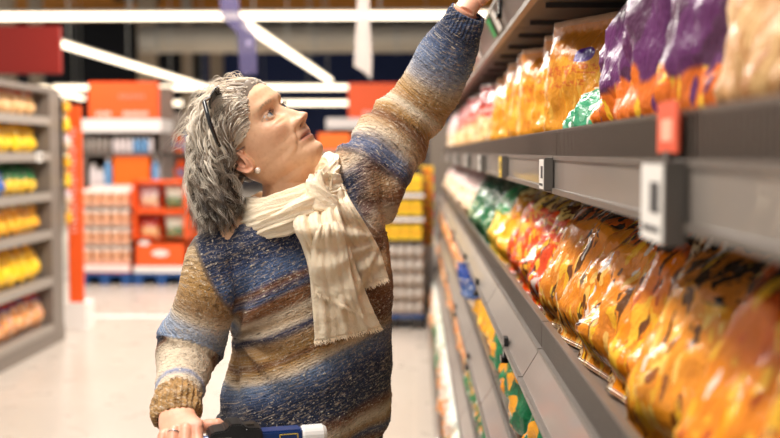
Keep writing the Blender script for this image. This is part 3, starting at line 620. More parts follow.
MB().box(-.45, .35, -.02, .6, 0, zt - .04).build('body', M_lsteel, q); MB().box(-.47, .37, -.04, .62, zt - .04, zt).build('top', M_lrail, q)
# ================================================================ the woman
def noiseN(p, s, off=0.0):
    return np.array([noise.noise(Vector((a[0] * s + off, a[1] * s + off * .7, a[2] * s))) for a in p])
def gs(x, s): return np.exp(-(x / s) ** 2)
def sstep(x, a, b): t = np.clip((x - a) / (b - a), 0, 1); return t * t * (3 - 2 * t)
# head frame
pit = math.radians(42); toward = .42; side = math.sqrt(1 - toward ** 2)
Fv = Vector((side * math.cos(pit), -toward, side * math.sin(pit))); Uv = Vector((-math.sin(pit), 0, math.cos(pit))); Rv = Fv.cross(Uv)
Hc = P(271.5, 114, 2.058) - Fv * .078 - Rv * .032
HM = np.array([list(Fv), list(Rv), list(Uv)])        # rows
def H2W(a): return np.asarray(a) @ HM + np.array(Hc)
def W2H(a): return (np.asarray(a) - np.array(Hc)) @ HM.T
def hw(f, r, u): return Vector(H2W([[f, r, u]])[0])
# midline profile (front), skull back, half widths by height u
fu = np.array([-.128, -.122, -.114, -.105, -.095, -.086, -.080, -.0755, -.072, -.068, -.062, -.056, -.050, -.040, -.025, -.010, .005, .018, .030, .050, .070, .090, .105, .115])
ff = np.array([.060, .078, .0890, .0935, .0915, .0885, .0895, .0905, .0885, .0918, .0930, .0910, .0912, .0915, .0890, .0850, .0830, .0885, .0905, .0870, .0760, .0540, .0300, .0000])
bu = np.array([-.128, -.10, -.07, -.04, -.01, .02, .05, .08, .10, .115]); bf = np.array([-.02, -.035, -.055, -.072, -.088, -.096, -.094, -.078, -.052, 0.0])
wu = np.array([-.128, -.120, -.110, -.095, -.08, -.06, -.03, 0, .03, .06, .08, .10, .115]); wr = np.array([.016, .029, .040, .051, .0575, .0635, .0695, .0735, .0755, .0720, .0620, .0420, .0])
def head_np(nu=150, na=220):
    us = np.sort(np.concatenate([np.linspace(-.128, .115, nu)])); v = []
    th = np.linspace(0, 2 * math.pi, na, endpoint=False)
    V = np.zeros((nu, na, 3))
    for i, u in enumerate(us):
        a = np.interp(u, fu, ff); b = np.interp(u, bu, bf); w = np.interp(u, wu, wr); c = -.012
        if u > .1: k = (u - .1) / .015; a = a * (1 - k) + 0; 
        cs, sn = np.cos(th), np.sin(th)
        n = 2.25
        x = np.where(cs > 0, (a - c) * np.abs(cs) ** (2 / n) , -(c - b) * np.abs(cs) ** (2 / 2.0)) + c
        y = w * np.sign(sn) * np.abs(sn) ** (2 / 2.15)
        V[i] = np.stack([x, y, np.full(na, u)], 1)
    # smooth a bit along u
    for _ in range(3): V[1:-1] = (V[:-2] + 2 * V[1:-1] + V[2:]) / 4
    X, Y, Z = V[..., 0].copy(), V[..., 1].copy(), V[..., 2].copy(); fr = sstep(X, .02, .06); ay = np.abs(Y)
    D = np.zeros_like(X)
    # nose: ridge, ball, wings
    nz = np.interp(Z, [-.062, -.056, -.050, -.044, -.036, -.016, 0, .012, .02], [0, .004, .0160, .0215, .0215, .0130, .0065, .002, 0])
    nw = np.interp(Z, [-.055, -.042, -.03, -.01, .01], [.0140, .0125, .0098, .0078, .0085])
    D += nz * gs(ay, nw); D += .0070 * gs(ay, .0125) * gs(Z + .0435, .0085)
    D += .0110 * gs(ay - .0150, .0062) * gs(Z + .0435, .0085)          # wings
    D -= .011 * gs(ay - .0085, .0042) * gs(Z + .0515, .0034)           # nostrils
    D -= .0028 * gs(ay, .003) * gs(Z + .058, .005)                    # philtrum
    # eyes: sockets, brow
    D -= .0105 * gs(ay - .031, .017) * gs(Z - .001, .0120)
    D -= .006 * gs(ay - .014, .007) * gs(Z - .001, .013)
    D += .0045 * gs(ay - .032, .022) * gs(Z - .022, .008)
    D += .0030 * gs(ay, .012) * gs(Z - .022, .010)
    # cheeks, folds, bags under the eye
    D += .0085 * gs(ay - .042, .018) * gs(Z + .030, .018)
    D += .0018 * gs(ay - .032, .013) * gs(Z + .0165, .0035); D -= .0016 * gs(ay - .032, .014) * gs(Z + .0225, .003)
    fold = .018 + (-.045 - Z) * .42; D -= .0032 * gs(ay - fold, .0034) * sstep(-Z, .042, .052) * sstep(Z, -.090, -.075)
    D += .0030 * gs(ay - fold - .009, .007) * sstep(-Z, .035, .05) * sstep(Z, -.095, -.07)
    fold2 = .026; D -= .0022 * gs(ay - fold2, .003) * gs(Z + .083, .010)
    # lips
    lw = .0245
    lm = np.clip(1 - (ay / lw) ** 2, 0, 1)
    D += .0030 * lm * gs(Z + .0665 + .05 * ay * 0, .0042); D += .0040 * lm * gs(Z + .0785, .0050)
    D -= .0050 * np.clip(1 - (ay / .027) ** 4, 0, 1) * gs(Z + .0722 - .06 * (ay - .01) * 0 + .0 * ay, .0019)
    D += .0022 * gs(ay - .030, .006) * gs(Z + .073, .009)
    D += .0035 * gs(ay, .015) * gs(Z + .104, .011); D -= .002 * gs(ay, .018) * gs(Z + .089, .004)
    D *= fr
    # push along mostly forward, a little outward for cheeks
    X += D; Y += np.sign(Y) * D * .25 * sstep(ay, .02, .045)
    # jowl / jaw line
    Y += np.sign(Y) * .004 * gs(Z + .088, .014) * gs(X - .035, .030)
    # temple hollow
    Y -= np.sign(Y) * .003 * gs(Z - .02, .02) * gs(X - .055, .02)
    # eye surface: lids over the ball with an almond opening
    for sgn in (1, -1):
        ey, ez, ex = .0305 * sgn, .000, .0650
        dy, dz = Y - ey, Z - ez; rr = .0146 ** 2 - dy ** 2 - dz ** 2
        ball = ex + np.sqrt(np.clip(rr, 0, None)); wgt = sstep(.0142 - np.sqrt(dy ** 2 + dz ** 2), 0, .004) * (X > 0)
        X = X * (1 - wgt) + np.maximum(X, ball) * wgt
        al = 1 - (dy / .0135) ** 2; op = (np.abs(dz - .0005) < (.0046 * np.clip(al, 0, 1) + .0000)) & (np.abs(dy) < .0130) & (X > .02)
        X = np.where(op, ex + .0085, X)
        cr = gs(dz - .0098 + 9 * dy * dy, .0013) * (np.abs(dy) < .015) * (X > .02); X -= .0018 * cr
    V = np.stack([X, Y, Z], -1).reshape(-1, 3); f = []
    for i in range(nu - 1):
        for k in range(na): f.append((i * na + k, i * na + (k + 1) % na, (i + 1) * na + (k + 1) % na, (i + 1) * na + k))
    f.append(tuple(range(na))[::-1]); f.append(tuple((nu - 1) * na + k for k in range(na)))
    return V, f
def ear_np(sgn=1):
    # dish with a rolled rim: grid over (a around, b inward)
    v = []; f = []; na, nb = 40, 14; prof = [(1.0, .000), (1.03, .006), (1.0, .012), (.90, .013), (.82, .008), (.74, .0045), (.62, .007), (.52, .0085), (.42, .004), (.28, .000), (.12, -.003), (.0, -.004)]
    for (s, h) in prof:
        for k in range(na):
            a = 2 * math.pi * k / na
            eu = .031 * math.sin(a) * s; ef = .0175 * math.cos(a) * s * (1.12 if math.sin(a) > 0 else .82)
            if math.cos(a) > .3 and s > .8: h2 = h * .35
            else: h2 = h
            lobe = max(0, -math.sin(a)) ** 3 * .004
            f0, u0 = -.014 + ef - eu * .22, -.022 + eu - lobe
            r0 = .0775 + h2 * 1.0 + max(0, -(ef)) * .55
            v.append((f0, sgn * r0, u0))
    n = len(prof)
    for i in range(n - 1):
        for k in range(na): f.append((i * na + k, i * na + (k + 1) % na, (i + 1) * na + (k + 1) % na, (i + 1) * na + k))
    # close behind
    b = len(v)
    for k in range(na): x, y, z = v[k]; v.append((-.014 + (x + .014) * .8, sgn * .060, -.022 + (z + .022) * .8))
    for k in range(na): f.append((b + k, b + (k + 1) % na, (k + 1) % na, k))
    f.append(tuple(b + k for k in range(na)))
    return np.array(v), f
hv, hf = head_np(); ears = [ear_np(1), ear_np(-1)]
def loft(secs, n=60, seg=40, power=2.3):
    """secs: rows (cx,cy,cz, ax,ay,az, bx,by,bz): centre and two half axes"""
    s = spline(secs, n); v = []; f = []
    for q in s:
        c, a, b = q[:3], q[3:6], q[6:9]
        for k in range(seg):
            t = 2 * math.pi * k / seg; cs, sn = math.cos(t), math.sin(t)
            v.append(c + a * (math.copysign(abs(cs) ** (2 / power), cs)) + b * (math.copysign(abs(sn) ** (2 / power), sn)))
    for i in range(n - 1):
        for k in range(seg): f.append((i * seg + k, i * seg + (k + 1) % seg, (i + 1) * seg + (k + 1) % seg, (i + 1) * seg + k))
    f.append(tuple(range(seg))[::-1]); f.append(tuple((n - 1) * seg + k for k in range(seg)))
    return v, f
def V9(c, a, b): return list(c) + list(a) + list(b)
nk = [(hw(-.028, 0, -.05), .050, .056), (hw(-.020, 0, -.085), .052, .058), (P(290, 182, 2.135), .056, .060), (P(293, 205, 2.145), .062, .068), (P(297, 225, 2.15), .08, .08)]
nsec = []
for i, (c, a, b) in enumerate(nk):
    ax = Vector((.97, -.1, .10 if i < 2 else 0)).normalized(); nsec.append(V9(c, ax * a, Vector((.1, .99, 0)) * b))
neck = loft(nsec, 24, 32, 2)
# under-jaw fill
jaw = loft([V9(hw(.070, 0, -.112), Rv * .022, Fv * .010 + Uv * .01), V9(hw(.045, 0, -.110), Rv * .036, Uv * .022), V9(hw(.015, 0, -.105), Rv * .046, Uv * .035), V9(hw(-.02, 0, -.09), Rv * .050, Uv * .045)], 16, 24, 2)
head_me = remesh([(H2W(hv), hf), neck, jaw] + [(H2W(e[0]), e[1]) for e in ears], .0017, 2)
# ---- limbs & torso of the body (under the clothes) and hands
def tubeP(rows, n=40, seg=20):
    s = spline(rows, n); return tube_np([Vector(q[:3]) for q in s], list(s[:, 3]), seg)
BY = 1.86
wR = P(177, 414, 1.846)                                         # right wrist
shR = P(224, 250, 2.06); elR = P(190, 345, 2.10)
shL = P(356, 185, 2.235); elL = P(405, 118, 2.30); wL = P(466, 10, 2.23)
barY, barZ = 1.80, P(240, 438, 1.80).z
def finger(root, dirs, lens, rads):
    pts = [Vector(root)]; rr = [rads[0]]; p = Vector(root)
    for d, L, r in zip(dirs, lens, rads[1:]): 
        d = Vector(d).normalized(); pts.append(p + d * L * .5); rr.append(r * 1.0); p = p + d * L; pts.append(p.copy()); rr.append(r * 1.05)
    pts.append(p + d * rads[-1] * .7); rr.append(rads[-1] * .45)
    s = spline([list(a) + [b] for a, b in zip(pts, rr)], 22); return tube_np([Vector(q[:3]) for q in s], list(np.maximum(s[:, 3], .002)), 14)
hands = []
# right hand, back of the hand up, fingers over the trolley bar toward the camera
wr_ = [(*elR, .040), (*(elR.lerp(wR, .6)), .032), (*wR, .026)]
hands.append(tubeP(wr_, 20))
kn = [P(x, y, yy) for x, y, yy in ((196, 425, 1.772), (185.5, 427, 1.762), (174.5, 429.5, 1.756), (164.5, 432.5, 1.754))]    # knuckles index..little
pc = [V9(wR + Vector((0, .01, .004)), Vector((.026, .004, 0)), Vector((0, .004, .017))), V9(wR.lerp((kn[1] + kn[2]) / 2, .4), Vector((.034, 0, 0)), Vector((0, .004, .017))), V9((kn[1] + kn[2]) / 2 + Vector((0, .012, -.004)), Vector((.036, .002, .008)), Vector((0, .006, .014))), V9((kn[1] + kn[2]) / 2 + Vector((0, -.002, -.006)), Vector((.032, .002, .008)), Vector((0, .006, .009)))]
hands.append(loft(pc, 16, 24, 2.2))
for k, (L1, L2, L3, r) in enumerate([(.040, .026, .020, .0098), (.043, .028, .021, .0098), (.040, .026, .020, .0094), (.032, .020, .018, .0084)]):
    base = kn[k] + Vector((0, .022, -.006)); sp = (.12, .03, -.05, -.12)[k]
    hands.append(finger(base, [(sp * .5, -1, .02), (sp + .1, -.75, -.55), (.1, -.12, -1), (.05, .75, -.6)], [.024, L1, L2, L3], [r * 1.1, r * 1.12, r, r * .95, r * .85]))
    v = kn[k]
tb = P(186, 425, 1.808)
hands.append(finger(tb + Vector((-.012, .015, -.008)), [(.8, -.25, .0), (.95, -.2, .22), (.9, -.1, .12)], [.026, .026, .020], [.014, .0125, .0118, .0112]))
# left hand, reaching to the top shelf rail
hands.append(tubeP([(*elL, .038), (*(elL.lerp(wL, .55)), .030), (*wL, .0265)], 20))
hd = (Vector((.2, 2.32, 1.885)) - wL).normalized(); hs_ = hd.cross(Vector((0, 0, 1))).normalized(); hn = hs_.cross(hd).normalized()
pL = [V9(wL - hd * .01, hs_ * .025, hn * .02), V9(wL + hd * .03, hs_ * .032, hn * .018), V9(wL + hd * .07, hs_ * .040, hn * .015), V9(wL + hd * .088, hs_ * .037, hn * .011)]
hands.append(loft(pL, 16, 24, 2.2))
for k, (q, L1, L2, L3, r) in enumerate([(.030, .040, .025, .020, .0092), (.010, .044, .028, .021, .0094), (-.010, .041, .026, .020, .009), (-.029, .032, .020, .018, .008)]):
    b = wL + hd * .075 + hs_ * q; dn = -hn if hn.z > 0 else hn
    hands.append(finger(b, [hd, hd + hs_ * q * 3, hd + dn * .35, hd + dn * .8], [.014, L1, L2, L3], [r * 1.1, r * 1.1, r, r * .95, r * .85]))
hands.append(finger(wL + hd * .02 + hs_ * .022, [hd + hs_ * .9, hd + hs_ * .45, hd + hs_ * .2], [.034, .032, .024], [.014, .0125, .0115, .0105]))
hand_me = remesh(hands, .0016, 3)
# trunk and legs, coarse, always under cloth
tc = P(300, 300, 2.16); fx = tc.x
def feet(xf, yf): return None
legs = []
hipZ = .86; pel = P(300, 438, 2.17)
core = [loft([V9((P(297, 215, 2.15)), (.05, 0, 0), (0, .05, 0)), V9(P(297, 245, 2.15), (.12, .03, 0), (0, .07, 0)), V9(P(297, 300, 2.15), (.12, .03, 0), (0, .085, 0)), V9(P(298, 380, 2.16), (.115, .03, 0), (0, .085, 0)), V9(P(298, 450, 2.17), (.125, .03, 0), (0, .09, 0)), V9((pel.x, 2.17, .78), (.10, .02, 0), (0, .07, 0))], 40, 24, 2.1)]
for (hx, hy, kx, ky, fx_, fy_) in ((pel.x - .075, 2.16, pel.x - .10, 2.14, pel.x - .11, 2.20), (pel.x + .075, 2.18, pel.x + .095, 2.17, pel.x + .10, 2.22)):
    core.append(tubeP([(hx, hy, .90, .085), (hx, hy, .75, .082), (kx, ky, .48, .056), (kx, ky + .02, .40, .052), (fx_, fy_, .25, .050), (fx_, fy_, .09, .036), (fx_, fy_, .05, .034)], 40, 18))
    core.append(loft([V9((fx_, fy_ + .05, .05), (.028, 0, 0), (0, 0, .03)), V9((fx_, fy_, .055), (.032, 0, 0), (0, 0, .04)), V9((fx_ + .01, fy_ - .09, .035), (.040, 0, 0), (0, 0, .024)), V9((fx_ + .015, fy_ - .155, .028), (.034, 0, 0), (0, 0, .014))], 20, 18, 2.2))
core.append(tubeP([(*P(290, 235, 2.14), .05), (*shR, .048), (*elR, .040)], 24)); core.append(tubeP([(*P(310, 225, 2.17), .05), (*shL, .050), (*elL, .043)], 24))
core_me = remesh(core, .006, 3)
# skin tones on the head, with shade painted into nostrils and mouth line
hp = verts(head_me); L = W2H(hp); f_, r_, u_ = L[:, 0], L[:, 1], L[:, 2]; ar = np.abs(r_)
base = np.array(lin((230, 184, 146))[:3]); col = np.tile(base, (len(hp), 1))
def blend(col, w, c): c = np.array(lin(c)[:3]); return col * (1 - w[:, None]) + c * w[:, None]
n1 = noiseN(hp, 40) ; n2 = noiseN(hp, 160, 3)
front = sstep(f_, .03, .06)
col = blend(col, .24 * gs(ar - .045, .022) * gs(u_ + .03, .022) * (f_ > 0), (206, 120, 92))
col = blend(col, .35 * gs(ar, .018) * gs(u_ + .043, .014) * front, (204, 118, 92))
col = blend(col, np.clip(.12 + n1 * .35, 0, .32), (214, 158, 122)); col = blend(col, np.clip(n2 * .35, 0, .2), (188, 124, 92))
lip = np.clip(1 - (ar / .0245) ** 2, 0, 1) ** .5 * (gs(u_ + .0725, .0085) ** 1.5) * front; lip = np.clip(lip * 1.5, 0, .8); col = blend(col, lip, (184, 108, 92))
col = blend(col, .6 * gs(u_ + .0722, .0013) * (ar < .026) * front, (96, 48, 42))
brow = gs(u_ - (.0225 - 4.5 * (ar - .030) ** 2 * 1.6), .0034) * sstep(ar, .012, .018) * (1 - sstep(ar, .044, .052)) * front * np.clip(.55 + noiseN(hp, 300) * .9, .2, 1); col = blend(col, .72 * brow, (118, 92, 74))
col = blend(col, .8 * gs(ar - .0085, .0042) * gs(u_ + .0515, .0030) * (f_ > .080), (74, 36, 28))
col = blend(col, .30 * gs(ar - .0315, .013) * gs(u_ - .0105, .004) * front, (168, 112, 92))
el = ((ar - .0315) / .0150) ** 2 + ((u_) / .0068) ** 2; col = blend(col, .55 * gs(el - 1, .22) * front * (u_ > -.001), (88, 58, 48)); col = blend(col, .22 * gs(el - 1.1, .3) * front * (u_ <= -.001), (184, 110, 96))
earw = (ar > .074) & (f_ < .01) & (f_ > -.04); col = blend(col, .35 * earw, (214, 120, 96))
color_attr(head_me, col)
hp2 = verts(hand_me); c2 = np.tile(np.array(lin((228, 168, 138))[:3]), (len(hp2), 1)); m1 = noiseN(hp2, 60); c2 = blend(c2, np.clip(.2 + m1 * .5, 0, .5), (204, 128, 102))
for k in kn: c2 = blend(c2, .3 * np.exp(-((hp2 - np.array(k)) ** 2).sum(1) / .010 ** 2), (206, 120, 100))
color_attr(hand_me, c2); color_attr(core_me, np.tile(base, (len(core_me.vertices), 1)))
t = NT('skin'); a_ = t.n('ShaderNodeVertexColor', layer_name='Col').outputs[0]; o_ = t.n('ShaderNodeTexCoord').outputs['Object']
t.P(Base_Color=a_, Roughness=.42, Specular_IOR_Level=.45, Subsurface_Weight=.12, Subsurface_Radius=(.012, .005, .003), Subsurface_Scale=.6)
t.bump(t.math('ADD', t.noise(o_, 420, 3), t.math('MULTIPLY', t.noise(t.n('ShaderNodeMapping', {'Vector': o_, 'Scale': (60, 60, 190)}).outputs[0], 1, 3), .8)), .22, .0016); M_skin = t.m
# join the pieces into the one body
bm = bmesh.new(); 
for m in (head_me, hand_me, core_me): bm.from_mesh(m)
body_me = bpy.data.meshes.new('person'); bm.to_mesh(body_me); bm.free()
allc = np.concatenate([col, c2, np.tile(base, (len(core_me.vertices), 1))])
for ca in list(body_me.color_attributes): body_me.color_attributes.remove(ca)
color_attr(body_me, allc)
person = link('person', body_me, M_skin, None, True)
tag(person, 'older woman with grey curly hair, striped knit sweater and cream scarf, reaching up', 'person')
# eyes
def ball(name, c, r, mat, parent, seg=24, axis=None, fcol=None):
    bm = bmesh.new(); bmesh.ops.create_uvsphere(bm, u_segments=seg, v_segments=seg // 2 + 2, radius=r); me = bpy.data.meshes.new(name); bm.to_mesh(me); bm.free()
    o = link(name, me, mat, parent, True); o.location = c; return o
t = NT('eye'); a_ = t.n('ShaderNodeVertexColor', layer_name='Col').outputs[0]; t.P(Base_Color=a_, Roughness=.12, Coat_Weight=.6); M_eye = t.m
look = (Fv * .97 + Uv * .12 + Rv * .0).normalized(); look = (Fv + Uv * .22 - Rv * .12).normalized()
for s in (1, -1):
    e = ball('eye', hw(.0650, .0305 * s, .0), .0128, M_eye, person, 48); p_ = verts(e.data); d = (p_ / .0128) @ np.array(look)
    c = np.tile(np.array(lin((206, 194, 186))[:3]), (len(p_), 1)); iris = sstep(d, .885, .90); c = blend(c, iris, (84, 98, 110)); c = blend(c, gs(d - .895, .012), (44, 52, 62)); c = blend(c, sstep(d, .972, .98), (12, 12, 14)); color_attr(e.data, c)
    lash = MB()
    for q in np.linspace(-.0125, .0125, 15):
        z = .0005 + .0056 * (1 - (q / .0135) ** 2); x = .0650 + math.sqrt(max(0, .0148 ** 2 - q * q - z * z)); b0_ = hw(x, .0305 * s + q, z)
        lash.tube([b0_, hw(x + .0035, .0305 * s + q * 1.15, z + .0015), hw(x + .006, .0305 * s + q * 1.25, z + .0045)], [.00045, .0003, .0001], 4)
    lash.build('eyelashes', plain('lash', (60, 44, 38), .6), person)
# earring
er = ball('pearl_earring', P(257.7, 170.5, 2.035), .0062, plain('pearl', (240, 230, 218), .15, coat=.8), person); er['label'] = 'pearl stud earring'
bv = BVHTree.FromPolygons([tuple(v) for v in verts(head_me)], [tuple(p.vertices) for p in head_me.polygons])
d_ = ray(257.7, 170.5); hit = bv.ray_cast(Vector((0, 0, CZ)), d_.normalized())
if hit[0] is not None: er.location = hit[0] - d_.normalized() * .003
# ---------------------------------------------------------------- sweater
def sec(Lp, Rp, hd, y=None):                 # torso section from its left and right outline points, with half depth
    a = P(*Lp); b = P(*Rp); c = (a + b) / 2; ax = (b - a) / 2; n = Vector((ax.y, -ax.x, 0)).normalized(); w = ax.x; ax = ax * (math.sqrt(max(w * w - (n.x * hd) ** 2, 0)) / w); return V9(c, ax, -n * hd)
tors = [sec((266, 216, 2.10), (322, 200, 2.18), .055), sec((246, 220, 2.08), (346, 196, 2.19), .078), sec((216, 232, 2.06), (374, 205, 2.21), .105), sec((205, 262, 2.05), (386, 240, 2.24), .125), sec((214, 300, 2.05), (389, 280, 2.25), .135), sec((229, 335, 2.06), (389, 325, 2.25), .14), sec((229, 362, 2.06), (389, 360, 2.25), .145), sec((219, 395, 2.06), (389, 392, 2.25), .15), sec((214, 425, 2.06), (388, 408, 2.25), .155), sec((212, 452, 2.06), (381, 420, 2.25), .15), sec((214, 466, 2.06), (374, 430, 2.25), .14)]
torso = loft(tors, 90, 64, 2.35)
sl1 = [(*P(236, 246, 2.09), .058), (*P(218, 262, 2.06), .064), (*P(209, 290, 2.04), .056), (*P(201, 318, 2.05), .058), (*P(190, 345, 2.06), .067), (*P(184, 364, 2.03), .055), (*P(179, 384, 1.96), .044), (*P(177, 400, 1.90), .0405), (*P(177, 412, 1.87), .0385)]
sl2 = [(*P(340, 215, 2.20), .085), (*P(360, 188, 2.225), .088), (*P(376, 164, 2.25), .080), (*P(394, 138, 2.28), .074), (*P(413, 112, 2.30), .066), (*P(431, 86, 2.29), .062), (*P(442.5, 62, 2.27), .061), (*P(454.5, 38, 2.25), .052), (*P(463, 22, 2.237), .0385), (*P(465, 18, 2.235), .036)]
def sleeve(rows, folds, n=110, seg=36):
    s = spline(rows, n); r = s[:, 3].copy(); tt = np.linspace(0, 1, n)
    v, f = tube_np([Vector(q[:3]) for q in s], list(r), seg); v = np.array([list(a) for a in v]); c = np.repeat(s[:, :3], seg, 0); k = np.tile(np.arange(seg), n) * 2 * math.pi / seg; T = np.repeat(tt, seg)
    d = v - c; amp = np.zeros(len(v))
    for (t0, wd, am, ph, sk) in folds: amp += am * gs(T - t0 - sk * np.sin(k + ph), wd) * (.6 + .4 * np.cos(k - ph))
    v = c + d * (1 + amp)[:, None]; return [Vector(a) for a in v], f
s1 = sleeve(sl1, [(.50, .03, .10, 1, .03), (.58, .02, -.08, 1.5, .04), (.64, .025, .10, 2, .03), (.35, .03, .05, 0, .04), (.72, .015, -.06, 1, .03), (.78, .02, .05, 0, .02)])
s2 = sleeve(sl2, [(.22, .022, .18, 1, .05), (.28, .015, -.18, 1.4, .06), (.33, .02, .18, .6, .06), (.38, .014, -.18, 1, .05), (.43, .02, .15, 1.3, .045), (.50, .018, -.08, 1, .04), (.15, .02, -.10, 2, .05), (.57, .02, .05, .5, .04), (.64, .016, -.04, .5, .04)])
sw = remesh([torso, s1, s2], .0042, 3)
sp_ = verts(sw)
# parameters for pattern: distance along sleeve / torso height
c1 = spline(sl1, 90); c2_ = spline(sl2, 90)
def near(pts, c):
    out = np.zeros(len(pts)); dd = np.zeros(len(pts)); ang = np.zeros((len(pts), 3))
    for i in range(0, len(pts), 20000):
        q = pts[i:i + 20000]; D = np.linalg.norm(q[:, None] - c[None, :, :3], axis=2); k = (D - c[None, :, 3] * 0).argmin(1); 
        kk = np.clip(k, 1, len(c) - 2); tg = c[kk + 1, :3] - c[kk - 1, :3]; L2 = (tg ** 2).sum(1); off = ((q - c[kk, :3]) * tg).sum(1) / L2 * 2
        out[i:i + 20000] = (kk + off) / (len(c) - 1); dd[i:i + 20000] = D.min(1) / c[k, 3]
    return out, dd
t1, d1 = near(sp_, c1); t2, d2 = near(sp_, c2_)
def proj(p):
    q = (p - np.array([0, 0, CZ])) @ np.array(MR); return 390 + F * q[:, 0] / -q[:, 2], 219 - F * q[:, 1] / -q[:, 2]
# torso stripe height in metres below the collar, stripes rise to her left
zt_ = (P(300, 200, 2.1).z - sp_[:, 2]); xt = sp_[:, 0] - P(290, 200, 2.1).x
wob = noiseN(sp_, 5) * .010 + noiseN(sp_, 14, 5) * .006
vv = (zt_ + .42 * xt * (1 - .45 * sstep(zt_, .25, .45)) + wob) * 516 + 200         # ~ picture rows at the middle of the chest
NV, BL, MB_, TA, GO, CR, BR, DB = (44, 50, 70), (80, 98, 132), (112, 130, 158), (176, 140, 100), (172, 132, 78), (216, 196, 170), (122, 82, 56), (74, 50, 40)
tr = [(170, TA), (186, CR), (196, (120, 110, 110)), (204, NV), (222, (56, 66, 94)), (232, NV), (246, (54, 66, 98)), (256, BL), (270, (74, 94, 130)), (276, BR), (286, BL), (291, (150, 104, 70)), (300, (140, 96, 64)), (306, CR), (313, (180, 150, 116)), (318, CR), (323, (50, 58, 92)), (328, (120, 104, 96)), (332, TA), (344, GO), (352, BR), (357, GO), (366, CR), (372, MB_), (382, BL), (392, (50, 62, 90)), (400, NV), (412, (40, 48, 70)), (420, NV), (428, BR), (436, CR), (442, TA), (450, (80, 90, 120)), (460, BR), (480, TA)]
def rampc(x, stops):
    xs = [s[0] for s in stops]; cs = np.array([lin(s[1])[:3] for s in stops]); return np.stack([np.interp(x, xs, cs[:, k]) for k in range(3)], 1)
ct = rampc(vv, tr)
# her left flank turns brown-tan
fl = sstep(xt, .115, .175) * (1 - sstep(zt_, .20, .30)); ct2 = rampc(vv + noiseN(sp_, 30) * 10, [(200, BR), (225, TA), (240, BR), (262, CR), (275, BR), (300, TA), (330, BR), (360, DB)]); ct = ct * (1 - fl[:, None]) + ct2 * fl[:, None]
w1 = t1 + noiseN(sp_, 12) * .012; w2 = t2 + noiseN(sp_, 12, 9) * .014
cs1 = rampc(w1, [(0, TA), (.15, (190, 160, 120)), (.24, GO), (.31, TA), (.35, CR), (.39, (176, 184, 200)), (.45, (124, 140, 166)), (.51, BL), (.545, NV), (.575, DB), (.60, BR), (.63, CR), (.77, CR), (.80, (130, 140, 170)), (.83, CR), (.92, (206, 184, 156)), (.96, GO), (1, (150, 112, 66))])
cs2 = rampc(w2, [(0, NV), (.10, NV), (.18, (48, 58, 90)), (.235, (96, 104, 130)), (.27, CR), (.31, TA), (.345, BR), (.38, GO), (.42, CR), (.45, (196, 178, 150)), (.47, TA), (.51, GO), (.555, (182, 158, 128)), (.60, (160, 156, 160)), (.67, (112, 124, 148)), (.74, (78, 92, 122)), (.82, (46, 54, 76)), (.90, NV), (.96, (48, 60, 86)), (1, (66, 80, 110))])
k1 = sstep(1.45 - d1, 0, .22) * sstep(t1, .10, .16) ; k2 = sstep(1.35 - d2, 0, .25) * sstep(t2, .13, .20)
# which tube really carries a vertex: keep torso colours to the right of the seam
pxx, pyy = proj(sp_)
seam = sstep(-(sp_[:, 0] - P(213, 283, 2.0).x) + .5 * (P(213, 283, 2.0).z - sp_[:, 2]), -.006, .006); k1 = np.where(t1 < .45, k1 * np.maximum(seam, 0), k1)
colr = ct * (1 - k1[:, None]) + cs1 * k1[:, None]; colr = colr * (1 - k2[:, None]) + cs2 * k2[:, None]
color_attr(sw, colr)
# knit coordinates: x around, y along the limb / down the body
kn_ = np.zeros((len(sp_), 3)); kn_[:, 0] = xt * 1.0 + sp_[:, 1] * .7; kn_[:, 1] = zt_ + .42 * xt
L1_ = np.linalg.norm(np.diff(c1[:, :3], axis=0), axis=1).sum(); L2_ = np.linalg.norm(np.diff(c2_[:, :3], axis=0), axis=1).sum()
A1 = np.stack([sp_[:, 0] + sp_[:, 1] * .5, t1 * L1_, np.zeros(len(sp_))], 1); A2 = np.stack([(sp_[:, 0] * .86 + sp_[:, 2] * .5) + sp_[:, 1] * .3, t2 * L2_, np.zeros(len(sp_))], 1)
kn_ = np.where((k1 > .5)[:, None], A1, kn_); kn_ = np.where((k2 > .5)[:, None], A2, kn_)
at = sw.attributes.new('knit', 'FLOAT_VECTOR', 'POINT'); at.data.foreach_set('vector', kn_.astype(np.float32).ravel())
# folds and woolly unevenness
nrm = np.empty(len(sp_) * 3); sw.vertex_normals.foreach_get('vector', nrm); nrm = nrm.reshape(-1, 3)
disp = noiseN(sp_, 9) * .007 + noiseN(sp_, 28, 2) * .0028 + RNG.normal(0, .0007, len(sp_))
dx = sp_[:, 0] - P(231, 340, 2.06).x; dz = sp_[:, 2] - P(231, 340, 2.06).z
tors_w = (1 - k1) * (1 - k2)
rr_ = np.hypot(dx, dz); an = np.arctan2(dz, dx); disp += tors_w * .008 * np.sin(an * 9) * gs(rr_ - .08, .07)
qx = sp_[:, 0] - P(385, 235, 2.2).x; qz = sp_[:, 2] - P(385, 235, 2.2).z; disp += .009 * np.sin(np.arctan2(qz, qx) * 11) * gs(np.hypot(qx, qz) - .09, .07)
disp += tors_w * .006 * np.sin(xt * 40 + zt_ * 9 + 1) * sstep(zt_, .30, .5)
rib = gs(t2 - .98, .05) * k2; disp += rib * .0016 * np.sin(np.arctan2(sp_[:, 1] - 2.23, (sp_[:, 0] - wL.x)) * 26)
sp_ = sp_ + nrm * disp[:, None]; setverts(sw, sp_)
t = NT('striped chunky knit'); a_ = t.n('ShaderNodeVertexColor', layer_name='Col').outputs[0]; kv = t.n('ShaderNodeAttribute', attribute_name='knit').outputs['Vector']; o_ = t.n('ShaderNodeTexCoord').outputs['Object']
